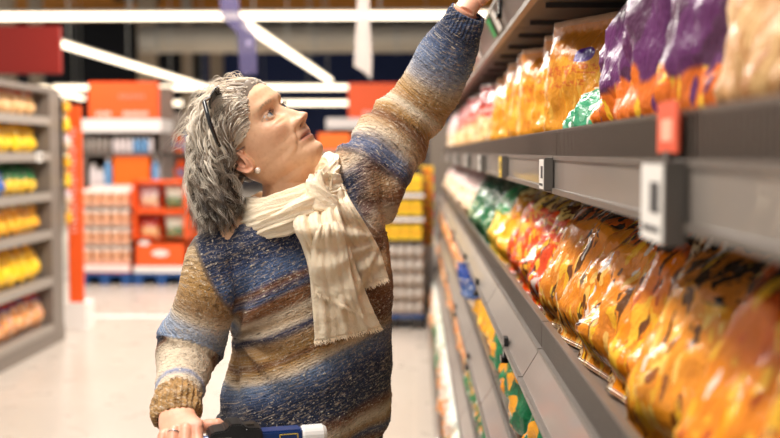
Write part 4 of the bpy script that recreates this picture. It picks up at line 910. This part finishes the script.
fl_ = t.n('ShaderNodeMapping', {'Vector': kv, 'Scale': (120, 200, 1)}).outputs[0]
f1 = t.noise(fl_, 1.0, 2); f2 = t.noise(t.n('ShaderNodeMapping', {'Vector': kv, 'Scale': (60, 210, 1)}).outputs[0], 1.0, 3)
f3 = t.noise(t.n('ShaderNodeMapping', {'Vector': o_, 'Scale': (300, 300, 300)}).outputs[0], 1.0, 1)
c = t.mix(t.math('MULTIPLY', t.math('SUBTRACT', f2, .53), 3.5, clamp=True), a_, lin((190, 170, 148)))
c = t.mix(t.math('MULTIPLY', t.math('SUBTRACT', .46, f2), 5.0, clamp=True), c, t.mix(.6, a_, lin((30, 34, 52)), 'MULTIPLY'))
c = t.mix(t.math('MULTIPLY', t.math('SUBTRACT', f1, .62), 8.0, clamp=True), c, lin((226, 212, 190)))
c = t.mix(t.math('MULTIPLY', t.math('SUBTRACT', .40, f1), 6.0, clamp=True), c, t.mix(.75, a_, lin((58, 50, 56)), 'MULTIPLY'))
c = t.mix(t.math('MULTIPLY', t.math('SUBTRACT', f3, .62), 5.0, clamp=True), c, lin((206, 190, 168)))
t.P(Base_Color=c, Roughness=.9, Specular_IOR_Level=.2, Sheen_Weight=.12, Sheen_Roughness=.5)
wv = t.math('SINE', t.math('MULTIPLY', t.n('ShaderNodeSeparateXYZ', {0: kv}).outputs[1], 1150.0))
t.bump(t.math('ADD', t.math('MULTIPLY', wv, .07), t.math('ADD', f1, t.math('MULTIPLY', f3, .8))), .9, .004); M_knit = t.m
sweater = link('sweater', sw, M_knit, person, True)
# cuffs: rolled ribbed ends
def cuff(name, rows, colA, ph=0, ribs=30):
    s = spline(rows, 16); seg = 120; v, f = tube_np([Vector(q[:3]) for q in s], list(s[:, 3]), seg); v = np.array([list(a) for a in v]); c = np.repeat(s[:, :3], seg, 0); k = np.tile(np.arange(seg), 16) * 2 * math.pi / seg
    v = c + (v - c) * (1 + .05 * np.sin(k * ribs) + noiseN(v, 60) * .10)[:, None]; f = f[:-2]
    # inner wall
    n = len(v); vi = c + (v - c) * .86; V = np.concatenate([v, vi]); ff = list(f) + [tuple(i + n for i in q[::-1]) for q in f]
    for k_ in range(seg):
        a, b = k_, (k_ + 1) % seg; ff.append((b, a, a + n, b + n)); a2, b2 = 15 * seg + k_, 15 * seg + (k_ + 1) % seg; ff.append((a2, b2, b2 + n, a2 + n))
    me = from_np(name, V, ff); cc = np.tile(np.array(lin(colA)[:3]), (len(V), 1)); cc *= (1 + noiseN(V, 90) * .5)[:, None]; color_attr(me, cc)
    at = me.attributes.new('knit', 'FLOAT_VECTOR', 'POINT'); kk = np.stack([V[:, 0] + V[:, 1] * .5, V[:, 2], np.zeros(len(V))], 1); at.data.foreach_set('vector', kk.astype(np.float32).ravel())
    return link(name, me, M_knit, sweater, True)
cuff('cuff', [(*P(178, 397, 1.905), .040), (*P(177, 403, 1.885), .0425), (*P(176.5, 410, 1.868), .0435), (*P(176, 417, 1.852), .042), (*P(176, 421, 1.846), .038)], (160, 122, 72), ribs=26)
cuff('cuff', [(*P(458, 34, 2.245), .0425), (*P(461.5, 27, 2.24), .0410), (*P(464.5, 20.5, 2.236), .0390), (*P(467, 15, 2.233), .0380), (*P(468.2, 12.5, 2.231), .0365)], (58, 72, 102), ribs=30)
# trousers and shoes
tro = []
tro.append(loft([V9((pel.x, 2.17, .98), (.135, .03, 0), (0, .10, 0)), V9((pel.x, 2.17, .86), (.150, .03, 0), (0, .115, 0)), V9((pel.x, 2.17, .76), (.145, .03, 0), (0, .105, 0))], 16, 32, 2.2))
for (hx, hy, kx, ky, fx_, fy_) in ((pel.x - .075, 2.16, pel.x - .10, 2.14, pel.x - .11, 2.20), (pel.x + .075, 2.18, pel.x + .095, 2.17, pel.x + .10, 2.22)):
    tro.append(tubeP([(hx, hy, .90, .095), (hx, hy, .75, .094), (kx, ky, .48, .072), (kx, ky + .02, .38, .068), (fx_, fy_, .22, .062), (fx_, fy_, .10, .060)], 40, 24))
M_trs = plain('black trouser cloth', (22, 22, 26), .85)
tme = remesh(tro, .008, 3); link('trousers', tme, M_trs, person, True)
for fx_, fy_ in ((pel.x - .11, 2.20), (pel.x + .10, 2.22)):
    v, f = loft([V9((fx_, fy_ + .07, .035), (.030, 0, 0), (0, 0, .033)), V9((fx_, fy_ + .03, .05), (.040, 0, 0), (0, 0, .048)), V9((fx_ + .01, fy_ - .08, .038), (.048, 0, 0), (0, 0, .037)), V9((fx_ + .015, fy_ - .16, .028), (.040, 0, 0), (0, 0, .027)), V9((fx_ + .017, fy_ - .18, .025), (.02, 0, 0), (0, 0, .018))], 30, 24, 2.4)
    MB().add(v, f).build('shoe', M_clipb, person, smooth=True)
# ---------------------------------------------------------------- scarf
dg = bpy.context.evaluated_depsgraph_get()
bsw = BVHTree.FromPolygons([tuple(v) for v in sp_], [tuple(p.vertices) for p in sw.polygons])
def on(px, py, off=.012, dflt=2.02):
    d = ray(px, py).normalized(); h = bsw.ray_cast(Vector((0, 0, CZ)), d)
    y = h[0].y if h[0] is not None else dflt
    return P(px, py, min(y, 2.14) - off)
t = NT('cream gauze cotton'); o_ = t.n('ShaderNodeTexCoord').outputs['Object']; uv_ = t.n('ShaderNodeTexCoord').outputs['UV']
cr_ = t.noise(t.n('ShaderNodeMapping', {'Vector': uv_, 'Scale': (26, 9, 1)}).outputs[0], 1.0, 3, rough=.6); cf = t.noise(o_, 300, 2)
t.P(Base_Color=t.mix(cr_, lin((252, 227, 192)), lin((255, 240, 214))), Roughness=.85, Specular_IOR_Level=.2, Subsurface_Weight=.1, Subsurface_Radius=(.01, .008, .006), Subsurface_Scale=.5, Sheen_Weight=.15)
t.bump(t.math('ADD', cr_, t.math('MULTIPLY', cf, .35)), .6, .006); M_scarf = t.m
sc_root = empty('scarf', (P(300, 200, 2.1))); sc_root.parent = person; sc_root['label'] = 'cream crinkled scarf wound round the neck'
def ribbon(name, path, nl=90, nw=40, thick=.004, fold=None, closed=False):
    """path rows: x,y,z, wx,wy,wz (half width vector), nx,ny,nz outward; fold(t,w)->offset"""
    s = spline(path, nl); v = []; uv = []; f = []
    for i in range(nl):
        tt = i / (nl - 1); c, w, n = s[i, :3], s[i, 3:6], s[i, 6:9]; n = n / np.linalg.norm(n)
        for j in range(nw + 1):
            q = j / nw * 2 - 1; v.append(c + w * q + n * fold(tt, q)); uv.append((j / nw * np.linalg.norm(w) * 20, tt * 6))
    for i in range(nl - 1):
        for j in range(nw): a = i * (nw + 1) + j; f.append((a, a + 1, a + nw + 2, a + nw + 1))
    me = from_np(name, v, f, uv); o = link(name, me, M_scarf, None, True); m = o.modifiers.new('s', 'SOLIDIFY'); m.thickness = thick; m.offset = 0; o.parent = person; return o, np.array(v).reshape(nl, nw + 1, 3)
# neck wraps: ellipse rings around the neck, each a fat folded roll
def wrap(name, cpx, cpy, cy, ra, rb, tilt, tube_r, sq, seed, lift=0.0, nn=170, seg=72, a0=0, a1=2 * math.pi):
    c = P(cpx, cpy, cy); v = []; uv = []; f = []
    closed = abs(a1 - a0 - 2 * math.pi) < 1e-3
    for i in range(nn):
        a = a0 + (a1 - a0) * i / (nn if closed else nn - 1); ca, sa = math.cos(a), math.sin(a)
        # a=0 -> +x (her left), a=-pi/2 -> camera
        p = c + Vector((ra * ca, rb * sa, tilt[0] * ca + tilt[1] * sa + lift * math.cos(2 * a)))
        out = Vector((ca / ra, sa / rb, 0)).normalized(); upv = Vector((0, 0, 1))
        tr_ = tube_r * (1 + .16 * math.sin(2 * a + seed) + .10 * math.sin(5 * a + seed * 2))
        for k in range(seg):
            b = 2 * math.pi * k / seg; tw = b + a * .10
            pl = .98 + .14 * math.sin(3 * tw + seed) + .26 * (1 - abs(math.sin(3.5 * tw + seed * 3 + .6 * math.sin(a * 2)))) ** 1.6 - .10 + .12 * (1 - abs(math.sin(7.5 * tw + seed + a))) ** 2
            pl += .08 * noise.noise(Vector((ca * 3 + seed, sa * 3, b * 1.2)))
            v.append(p + out * (math.cos(b) * tr_ * pl * .8) + upv * (math.sin(b) * tr_ * pl * sq)); uv.append((k / seg * 2, i / nn * 5))
    R_ = nn if closed else nn - 1
    for i in range(R_):
        for k in range(seg): f.append((i * seg + k, i * seg + (k + 1) % seg, ((i + 1) % nn) * seg + (k + 1) % seg, ((i + 1) % nn) * seg + k))
    if not closed: f.append(tuple(range(seg))[::-1]); f.append(tuple((nn - 1) * seg + k for k in range(seg)))
    me = from_np(name, v, f, uv); return me
parts = [wrap('w', 288, 198, 2.125, .080, .092, (.026, .006), .022, 1.0, 1.0), wrap('w', 289, 206, 2.115, .088, .102, (.034, .004), .026, 1.0, 2.3), wrap('w', 293, 217, 2.11, .086, .106, (.040, -.004), .024, .95, 4.0), wrap('w', 312, 186, 2.15, .044, .066, (.034, .022), .018, 1.3, 5.2)]
bm = bmesh.new(); [bm.from_mesh(m) for m in parts]; me = bpy.data.meshes.new('neck_wrap'); bm.to_mesh(me); bm.free()
nw_ = link('neck_wrap', me, M_scarf, sc_root, True); nw_.matrix_parent_inverse = Matrix.Translation(-sc_root.location)
def tail(name, rows, off, nl, nw, pleats, amp, seed, endrag=.012):
    """rows: (left px,py),(right px,py) down the tail"""
    s = spline([[*a, *b, o] for a, b, o in rows], nl); v = []; uv = []; f = []; g = []
    for i in range(nl):
        tt = i / (nl - 1); l = s[i, :2]; r = s[i, 2:4]; extra = s[i, 4]
        A = on((l[0] + r[0]) / 2, (l[1] + r[1]) / 2, 0); 
        for j in range(nw + 1):
            q = j / nw; p = l * (1 - q) + r * q
            e = on(p[0], p[1], 0); y = e.y * .6 + A.y * .4 - off - extra
            am = amp * (.6 + .4 * math.sin(tt * 3 + seed)); fo = am * (math.sin(pleats * math.pi * 2 * q + seed + 1.3 * math.sin(tt * 2.2 + seed)) + .5 * math.sin(pleats * 4.2 * math.pi * q + seed * 2 + tt * 2.5)) + noise.noise(Vector((q * 6, tt * 9, seed))) * amp * .6
            pt = P(p[0], p[1], y + fo - .004 * math.sin(math.pi * q)); v.append(pt); uv.append((q * 2.2, tt * 5))
    v = np.array([list(a) for a in v]).reshape(nl, nw + 1, 3)
    # ragged end
    for j in range(nw + 1):
        v[-1, j] += (v[-1, j] - v[-2, j]) * (.5 + 1.6 * abs(noise.noise(Vector((j * .9, seed, 0)))))
    for i in range(nl - 1):
        for j in range(nw): a = i * (nw + 1) + j; f.append((a, a + 1, a + nw + 2, a + nw + 1))
    me = from_np(name, v.reshape(-1, 3), f, uv); o = link(name, me, M_scarf, sc_root, True); o.matrix_parent_inverse = Matrix.Translation(-sc_root.location)
    m = o.modifiers.new('s', 'SOLIDIFY'); m.thickness = .0035; m.offset = 0
    fr = MB(); rr = random.Random(int(seed * 10))
    for j in range(0, nw * 3):
        q = rr.random() * nw; j0 = int(q); a = Vector(v[-1, j0]) .lerp(Vector(v[-1, min(nw, j0 + 1)]), q - j0); dn = (Vector(v[-1, j0]) - Vector(v[-4, j0])).normalized(); ln = rr.uniform(.004, endrag)
        fr.tube([a - dn * .004, a + dn * ln * .5 + Vector((rr.uniform(-.002, .002), -.001, 0)), a + dn * ln + Vector((rr.uniform(-.004, .004), rr.uniform(-.003, .001), 0))], [.0011, .0009, .0004], 5)
    q = fr.build('fringe', M_scarf, o); q.matrix_parent_inverse = o.matrix_parent_inverse.inverted() if False else Matrix(); 
    q.matrix_parent_inverse = Matrix.Identity(4)
    return o
tail('scarf_end', [((322, 190), (342, 184), .030), ((330, 205), (352, 204), .030), ((338, 228), (366, 226), .024), ((350, 258), (379, 250), .014), ((358, 280), (386, 271), .010), ((361, 287), (388, 277), .008)], .012, 60, 34, 2.5, .0042, 2.2)
tail('scarf_end', [((298, 208), (334, 198), .050), ((294, 226), (340, 216), .050), ((302, 245), (347, 238), .040), ((309, 268), (354, 262), .030), ((312, 295), (364, 288), .020), ((314, 322), (374, 312), .014), ((315, 340), (381, 326), .010)], .018, 90, 60, 3.2, .0065, .7)
# short upper layer whose frayed edge crosses the long end
tail('scarf_end', [((318, 225), (338, 222), .058), ((312, 245), (345, 240), .050), ((311, 262), (350, 268), .042), ((312, 280), (356, 292), .034), ((314, 290), (362, 312), .026), ((340, 300), (376, 330), .022), ((341, 346), (380, 336), .016)][:5], .020, 60, 44, 2.6, .0055, 3.1)
# knot
kc = P(327, 200, 2.0)
kn_me = wrap('knot', 325, 203, 2.045, .012, .022, (-.02, 0), .030, 1.35, 6.0, nn=60)
kk = link('knot', kn_me, M_scarf, sc_root, True); kk.matrix_parent_inverse = Matrix.Translation(-sc_root.location)
# ---------------------------------------------------------------- hair
hrr = random.Random(11)
def blob(c, a, b, cdim, n=20):
    v = []; f = []
    for i in range(n + 1):
        th = math.pi * i / n
        for k in range(2 * n):
            ph = math.pi * k / n; v.append(Vector(c) + Vector(a) * (math.sin(th) * math.cos(ph)) + Vector(b) * (math.sin(th) * math.sin(ph)) + Vector(cdim) * math.cos(th))
    for i in range(n):
        for k in range(2 * n): f.append((i * 2 * n + k, i * 2 * n + (k + 1) % (2 * n), (i + 1) * 2 * n + (k + 1) % (2 * n), (i + 1) * 2 * n + k))
    return v, f

HLf = [-.20, -.10, -.045, -.034, .001, .03, .052, .070, .080, .090]; HLu = [-.10, -.075, -.060, .006, .004, .004, .020, .050, .062, .080]
def hairline(f, r): return np.interp(f + .25 * np.clip(np.abs(r) - .06, 0, .02), HLf, HLu)
hl = H2W(hv); md = hairline(hv[:, 0], hv[:, 1]); over = hv[:, 2] - md
ctr = hv - np.array([-.01, 0, -.01]); ctr /= np.linalg.norm(ctr, axis=1)[:, None]
tkn = .0085 * sstep(over, -.004, .030) - .0015; capv = hv + ctr * tkn[:, None] + ctr * (noiseN(hv, 60) * .002)[:, None]
keep = over > -.004; capf = [f for f in hf if len(f) == 4 and all(keep[k] for k in f)]
hb = [blob(hw(-.030, 0, .025), Fv * .066, Rv * .074, Uv * .088), blob(hw(-.05, 0, .0), Fv * .050, Rv * .073, Uv * .075), blob(P(214, 155, 2.12), (.034, 0, 0), (0, .078, 0), (0, 0, .080)), blob(P(211, 190, 2.12), (.036, 0, 0), (0, .080, 0), (0, 0, .070)), blob(P(222, 198, 2.09), (.036, 0, 0), (0, .070, 0), (0, 0, .046))]
hbm = remesh(hb, .004, 4); q = verts(hbm)
nn_ = np.empty(len(q) * 3); hbm.vertex_normals.foreach_get('vector', nn_); nn_ = nn_.reshape(-1, 3)
q = q + nn_ * (noiseN(q, 30) * .005 + noiseN(q, 80, 4) * .003)[:, None] - nn_ * .004; setverts(hbm, q)
used = sorted({k for f in capf for k in f}); rm = {k: n for n, k in enumerate(used)}
cap_me = from_np('cap', H2W(capv[used]), [tuple(rm[k] for k in f) for f in capf])
bm = bmesh.new(); bm.from_mesh(hbm); bm.from_mesh(cap_me); hbm2 = bpy.data.meshes.new('hair'); bm.to_mesh(hbm2); bm.free(); hbm = hbm2
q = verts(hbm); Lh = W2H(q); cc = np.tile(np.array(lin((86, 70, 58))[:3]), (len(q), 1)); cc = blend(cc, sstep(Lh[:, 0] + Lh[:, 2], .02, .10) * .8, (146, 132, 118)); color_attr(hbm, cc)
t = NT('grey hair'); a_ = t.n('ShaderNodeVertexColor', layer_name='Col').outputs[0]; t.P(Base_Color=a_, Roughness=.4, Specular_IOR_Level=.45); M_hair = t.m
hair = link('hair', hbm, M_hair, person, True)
bh = BVHTree.FromPolygons([tuple(v) for v in verts(hbm)], [tuple(p.vertices) for p in hbm.polygons])
SV = []; SF = []; SC = []; cntv = 0
def strand(pts, r0, colr_):
    global cntv
    n = len(pts); v, f = tube_np(pts, [r0 * (1 - .85 * (i / (n - 1)) ** 3) for i in range(n)], 4)
    SV.extend(v); SF.extend([tuple(i + cntv for i in a) for a in f[:-2]]); cntv += len(v)
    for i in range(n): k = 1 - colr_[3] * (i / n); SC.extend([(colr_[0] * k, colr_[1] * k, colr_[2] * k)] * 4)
def bez(P0, P1, P2, P3, t): return P0 * (1 - t) ** 3 + P1 * 3 * t * (1 - t) ** 2 + P2 * 3 * t * t * (1 - t) + P3 * t ** 3
SIL = lin((240, 226, 206)); GRY = lin((158, 138, 118)); DRK = lin((72, 56, 44)); WHT = lin((250, 240, 226))
def lock(R0, E, n, spread, wave, fq, tone, C1, C2, r0=.0009, npt=30):
    ph = hrr.uniform(0, 6.28); fqq = fq * hrr.uniform(.8, 1.25); ax1 = Vector((hrr.uniform(-1, 1), hrr.uniform(-1, 1), hrr.uniform(-.2, .2))).normalized()
    ctrs = [bez(R0, C1, C2, E, i / (npt - 1)) for i in range(npt)]; A = []; B = []
    for i in range(npt):
        tg = (ctrs[min(i + 1, npt - 1)] - ctrs[max(i - 1, 0)]).normalized(); a = tg.cross(ax1).normalized(); A.append(a); B.append(tg.cross(a))
    k0 = hrr.random()
    for s_ in range(n):
        ja, jb = hrr.gauss(0, spread), hrr.gauss(0, spread); dp = hrr.gauss(0, .22); am0 = wave * hrr.uniform(.8, 1.2); cutn = npt - hrr.choice((0, 0, 1, 2, 4)); pts = []
        for i in range(cutn):
            tt = i / (npt - 1); am = am0 * min(1, tt * 2.2) ** 1.3; flare = 1 + .5 * tt
            w_ = ph + dp + fqq * 6.28 * tt
            pts.append(ctrs[i] + A[i] * (math.sin(w_) * am + ja * flare) + B[i] * (math.cos(w_) * am * .75 + jb * flare))
        b_ = SIL if tone < .33 else (GRY if tone < .68 else DRK); k = .72 + .28 * k0 + .35 * hrr.random(); cc_ = [x * k for x in b_[:3]]
        if hrr.random() < .14 and tone < .75: cc_ = list(WHT[:3])
        strand(pts, r0 * hrr.uniform(.6, 1.25), (*cc_, .30 + .45 * tone))
def surf(f, r, u, up=0):
    d = Vector(H2W([[f, r, u]])[0]) - Hc; d.normalize(); h = bh.ray_cast(Hc + d * .3, -d); return (h[0] if h[0] is not None else Hc + d * .09) + d * up
def E_(px, py, y): return P(px, py, y)
# A: near side, hairline and scalp above it, back over the ear and down
for i in range(230):
    if i < 90: fh = hrr.uniform(.0, .072); k = hrr.random() ** 2 * .02
    else: fh = hrr.uniform(-.08, .06); k = hrr.random() * .09
    u0 = float(np.interp(fh, HLf, HLu)) + k; u0 = min(u0, .100); r = math.sqrt(max(.03, 1 - (u0 / .118) ** 2 - (max(0, fh) / .105) ** 2)) * .078
    R0 = surf(fh, r, u0, -.001); bk_ = surf(fh - .050, r * .98, u0 - .004, .010 + hrr.random() * .006); ex = hrr.random()
    E = E_(192 + 48 * ex + hrr.uniform(-6, 6), 236 - 34 * abs(ex - .3) - hrr.random() ** 2 * 60, 2.0 + hrr.uniform(-.01, .09))
    C2 = E_(196 + 30 * ex + hrr.uniform(-7, 5), 148 + hrr.uniform(-8, 30), 2.01 + hrr.uniform(-.015, .05))
    lock(R0, E, 11, .0017, hrr.uniform(.007, .0145), hrr.uniform(1.8, 3.2), hrr.random() * .6 + .35 * (ex > .5) * hrr.random(), bk_, C2)
# B: forehead hairline swept over the crown
for i in range(150):
    a = hrr.random(); r = hrr.uniform(-.06, .066); fh = .080 - .10 * a; u0 = float(np.interp(fh, HLf, HLu)) + hrr.random() * .01; u0 = max(u0, .064 + .05 * a * (1 - (abs(r) / .075) ** 2))
    R0 = surf(fh, r, u0, -.001); bk_ = surf(fh - .05, r, u0 + .018, .016 + hrr.random() * .01); ex = hrr.random(); yy = 2.10 - r * .9
    E = E_(188 + 30 * ex + hrr.uniform(-4, 6), 222 - hrr.random() * 80, yy + hrr.uniform(-.03, .03)); C2 = E_(186 + 20 * ex, 112 + hrr.uniform(-8, 25), yy)
    lock(R0, E, 10, .0018, hrr.uniform(.005, .011), hrr.uniform(1.7, 2.8), hrr.random() * .42, bk_, C2)
# C: lower curls behind the ear
for i in range(110):
    R0 = E_(hrr.uniform(212, 238), hrr.uniform(142, 182), 2.045 + hrr.uniform(-.01, .03)); E = E_(hrr.uniform(196, 243), hrr.uniform(204, 238), 2.0 + hrr.uniform(-.02, .05))
    if E.x > E_(234, 0, 2.0).x: E.z = max(E.z, E_(0, 216, 2.0).z)
    lock(R0, E, 10, .0017, hrr.uniform(.007, .013), hrr.uniform(1.4, 2.4), .3 + .65 * hrr.random(), R0 + Vector((-.012, -.015, -.01)), R0.lerp(E, .6) + Vector((-.010, -.012, 0)))
# D: soft short waves along the temple, running back above the ear
for i in range(120):
    a = hrr.random(); fh = .072 - .075 * a; u0 = float(np.interp(fh, HLf, HLu)) + hrr.random() ** 2 * .012 - .002; R0 = surf(fh, .045 + .03 * a, u0, -.0005)
    E = surf(fh - .07 - hrr.random() * .02, .075, u0 + hrr.uniform(-.012, .02) + .012 * (fh < .03), .006 + hrr.random() * .004); M_ = surf(fh - .03, .07, u0 + hrr.uniform(0, .012), .010)
    lock(R0, E, 8, .0015, .0035, 1.3, hrr.random() * .4, R0.lerp(M_, .6), M_, npt=20, r0=.0008)
# E: flyaways
for i in range(60):
    R0 = surf(hrr.uniform(-.07, .06), hrr.uniform(-.03, .07), hrr.uniform(.06, .11)); d = (R0 - Hc).normalized(); E = R0 + d * hrr.uniform(.012, .03) - Fv * hrr.uniform(.02, .07) + Vector((0, 0, hrr.uniform(-.04, .01)))
    lock(R0, E, 2, .002, .005, 1.3, .1, R0 + d * .02, R0 + d * .03 - Fv * .03, r0=.0004, npt=16)
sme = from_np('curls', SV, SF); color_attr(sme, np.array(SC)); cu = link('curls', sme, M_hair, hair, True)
# ---------------------------------------------------------------- glasses pushed up on the head
M_gl = plain('dark glossy acetate', (18, 16, 18), .2, coat=.5); M_lens = plain('dark lens', (30, 28, 34), .05, coat=1)
g0 = P(217, 142, 2.0); g1 = P(204, 101, 2.0); gr = empty('glasses', g1); tag(gr, 'dark-framed glasses pushed up into the grey hair', 'glasses')
def rel(p): return Vector(p) - gr.location
dirx = (g1 - g0).normalized()
mid = P(209.5, 122, 1.993)
MB().tube([rel(a) for a in (g0 + Vector((.004, .008, -.008)), g0, mid, g1)], [.0026, .0036, .0042, .0044], 8).build('temple', M_gl, gr, smooth=True)
MB().tube([rel(g0 + Vector((.002, .125, 0))), rel(mid + Vector((0, .15, .0))), rel(g1 + Vector((0, .148, 0)))], [.002, .0028, .0032], 8).build('temple', M_gl, gr, smooth=True)
cross = Vector((0, 1, 0)); up2 = Vector((.82, 0, .35)).normalized()
for s, yc in ((0, .036), (1, .110)):
    c = Vector((.012, yc, .008)); rim = [c + cross * (.030 * math.cos(a)) + Vector((.35, 0, .94)) * (.021 * math.sin(a)) for a in np.linspace(0, 2 * math.pi, 28)]
    MB().tube(rim, .0022, 6).build('rim', M_gl, gr, smooth=True)
    MB().add([tuple(p) for p in rim[:-1]] + [tuple(p + Vector((-.0015, 0, .0005))) for p in rim[:-1]], [tuple(range(27)), tuple(range(53, 26, -1))] + [(i, i + 27, (i + 1) % 27 + 27, (i + 1) % 27) for i in range(27)]).build('lens', M_lens, gr)
MB().tube([Vector((0, 0, 0)), Vector((.012, .008, .008))], .003, 8).build('hinge', plain('silver hinge', (200, 196, 190), .2, .9), gr)
# ring on the right hand
rg = MB(); rc = kn[2] + Vector((.0, -.004, -.007))
rg.tube([rc + Vector((.0112 * math.cos(a), -.0066 * math.sin(a), .0090 * math.sin(a))) for a in np.linspace(0, 2 * math.pi, 24)], .0012, 6)
rg.build('ring', plain('silver', (210, 206, 200), .2, .95), person, smooth=True)['label'] = 'silver finger ring'
# ================================================================ trolley
M_blue = plain('blue trolley plastic', (14, 56, 120), .3, coat=.3); M_chrome = plain('chrome wire', (190, 190, 192), .2, .9); M_wp = plain('white plastic', (236, 232, 228), .35); M_yl = plain('yellow outline', (240, 204, 70), .4)
bz = P(300, 437.5, barY).z; xL = P(140, 441, barY).x; xR = P(322, 441, barY).x
tr_ = empty('shopping_trolley', ((xL + xR) / 2, barY, 0)); tag(tr_, 'blue-handled shopping trolley held in the woman\'s right hand', 'shopping trolley')
tr_.rotation_euler = (0, 0, .30); piv = Vector((P(285, 441, barY).x, barY, 0)); tr_.location = piv + Matrix.Rotation(.30, 3, 'Z') @ (Vector(tr_.location) - piv); TL = Vector(((xL + xR) / 2, barY, 0))
def rl(x, y, z): return Vector((x - TL.x, y - TL.y, z))
a0, a1 = P(255, 443, barY), P(303, 440, barY)
MB().tube([rl(xL, barY, bz - .004), rl(P(300, 0, barY).x, barY, bz)], .0145, 16).build('handle_bar', M_blue, tr_, smooth=True)
hb_ = MB().box(P(256, 0, barY).x - TL.x, P(299, 0, barY).x - TL.x, -.016, .018, bz - .020, bz + .016).build('advert_holder', M_blue, tr_, bevel=.003)
x0_, x1_ = P(275, 0, barY).x - TL.x, P(294, 0, barY).x - TL.x
fm = MB(); zt_b = bz + .010; zb_b = bz - .014
for (a, b, c, d) in ((x0_, x1_, zt_b - .0012, zt_b), (x0_, x1_, zb_b, zb_b + .0012), (x0_, x0_ + .0012, zb_b, zt_b), (x1_ - .0012, x1_, zb_b, zt_b)): fm.box(a, b, -.0172, -.0158, c, d)
fm.build('yellow_outline', M_yl, hb_)
MB().lathe([(.017, 0), (.019, .004), (.019, .036), (.015, .042)], seg=20).build('end_cap', M_wp, tr_, smooth=False)
ec = bpy.data.objects['end_cap']; ec.location = rl(P(299, 0, barY).x, barY, bz); ec.rotation_euler = (0, math.pi / 2, 0)
ck = MB(); x0_, x1_ = P(204, 0, barY).x - TL.x, P(228, 0, barY).x - TL.x; x2_ = P(257, 0, barY).x - TL.x
ck.prism([(x0_, bz - .012), (x0_, bz + .018), (x0_ + .006, bz + .024), (x1_ - .012, bz + .026), (x1_ - .006, bz + .035), (x1_ + .014, bz + .035), (x1_ + .022, bz + .027), (x2_ - .003, bz + .026), (x2_, bz + .022), (x2_, bz - .030), (x0_ + .02, bz - .030)], -.028, .024)
ckb = ck.build('coin_lock', M_clipb, tr_, bevel=.003)
MB().box(x0_ + .008, x1_ - .004, -.030, -.027, bz + .004, bz + .014).build('coin_slot', plain('grey metal slot', (150, 146, 142), .3, .7), ckb); MB().box(x1_ + .006, x2_ - .012, -.010, .008, bz + .0255, bz + .0295).build('latch', plain('dark grey latch', (70, 66, 62), .3, .4), ckb)
xa_, xb_ = xL + .015, xR + .0
for x in (xL + .005, P(300, 0, barY).x - .002):
    MB().tube([rl(x, barY, bz - .006), rl(x, barY - .03, bz - .10), rl(x, barY - .06, .62), rl(x, barY - .02, .30), rl(x, barY - .02, .14)], .010, 10).build('side_frame', M_chrome, tr_, smooth=True)
bk = MB(); yb0, yb1 = barY - .06, barY - .62; xl_, xr_ = xL + .02, P(300, 0, barY).x - .02; z0_, z1_ = .50, .80
for z in np.linspace(z0_, z1_, 6):
    k = (z - z0_) / (z1_ - z0_); yy = yb1 + .06 * (1 - k); bk.tube([rl(xl_, yb0, z), rl(xr_, yb0, z), rl(xr_ - .02, yy, z), rl(xl_ + .02, yy, z), rl(xl_, yb0, z)], .003, 6)
for x in np.linspace(xl_ + .02, xr_ - .02, 8):
    bk.tube([rl(x, yb0, z1_), rl(x, yb0, z0_), rl(x, yb1 + .06, z0_), rl(x, yb1, z1_)], .002, 5)
for y in np.linspace(yb0 - .05, yb1 + .06, 9):
    for x in (xl_ + .01, xr_ - .01): bk.tube([rl(x, y, z1_), rl(x, y, z0_)], .002, 5)
    bk.tube([rl(xl_ + .01, y, z0_), rl(xr_ - .01, y, z0_)], .002, 5)
bk.build('basket', M_chrome, tr_, smooth=True)
MB().tube([rl(xl_, barY - .02, .14), rl(xl_ + .02, barY - .5, .12), rl(xr_ - .02, barY - .5, .12), rl(xr_, barY - .02, .14), rl(xl_, barY - .02, .14)], .011, 10).build('chassis', M_chrome, tr_, smooth=True)
for x, y in ((xl_, barY - .04), (xr_, barY - .04), (xl_ + .02, barY - .48), (xr_ - .02, barY - .48)):
    w_ = MB().lathe([(.02, -.012), (.05, -.010), (.05, .010), (.02, .012)], seg=24).build('wheel', M_clipb, tr_); w_.rotation_euler = (0, math.pi / 2, 0); w_.location = rl(x, y, .051)
    MB().box(-.006, .006, -.01, .01, 0, .085).build('caster_fork', M_chrome, tr_).location = rl(x + .018, y, .05)
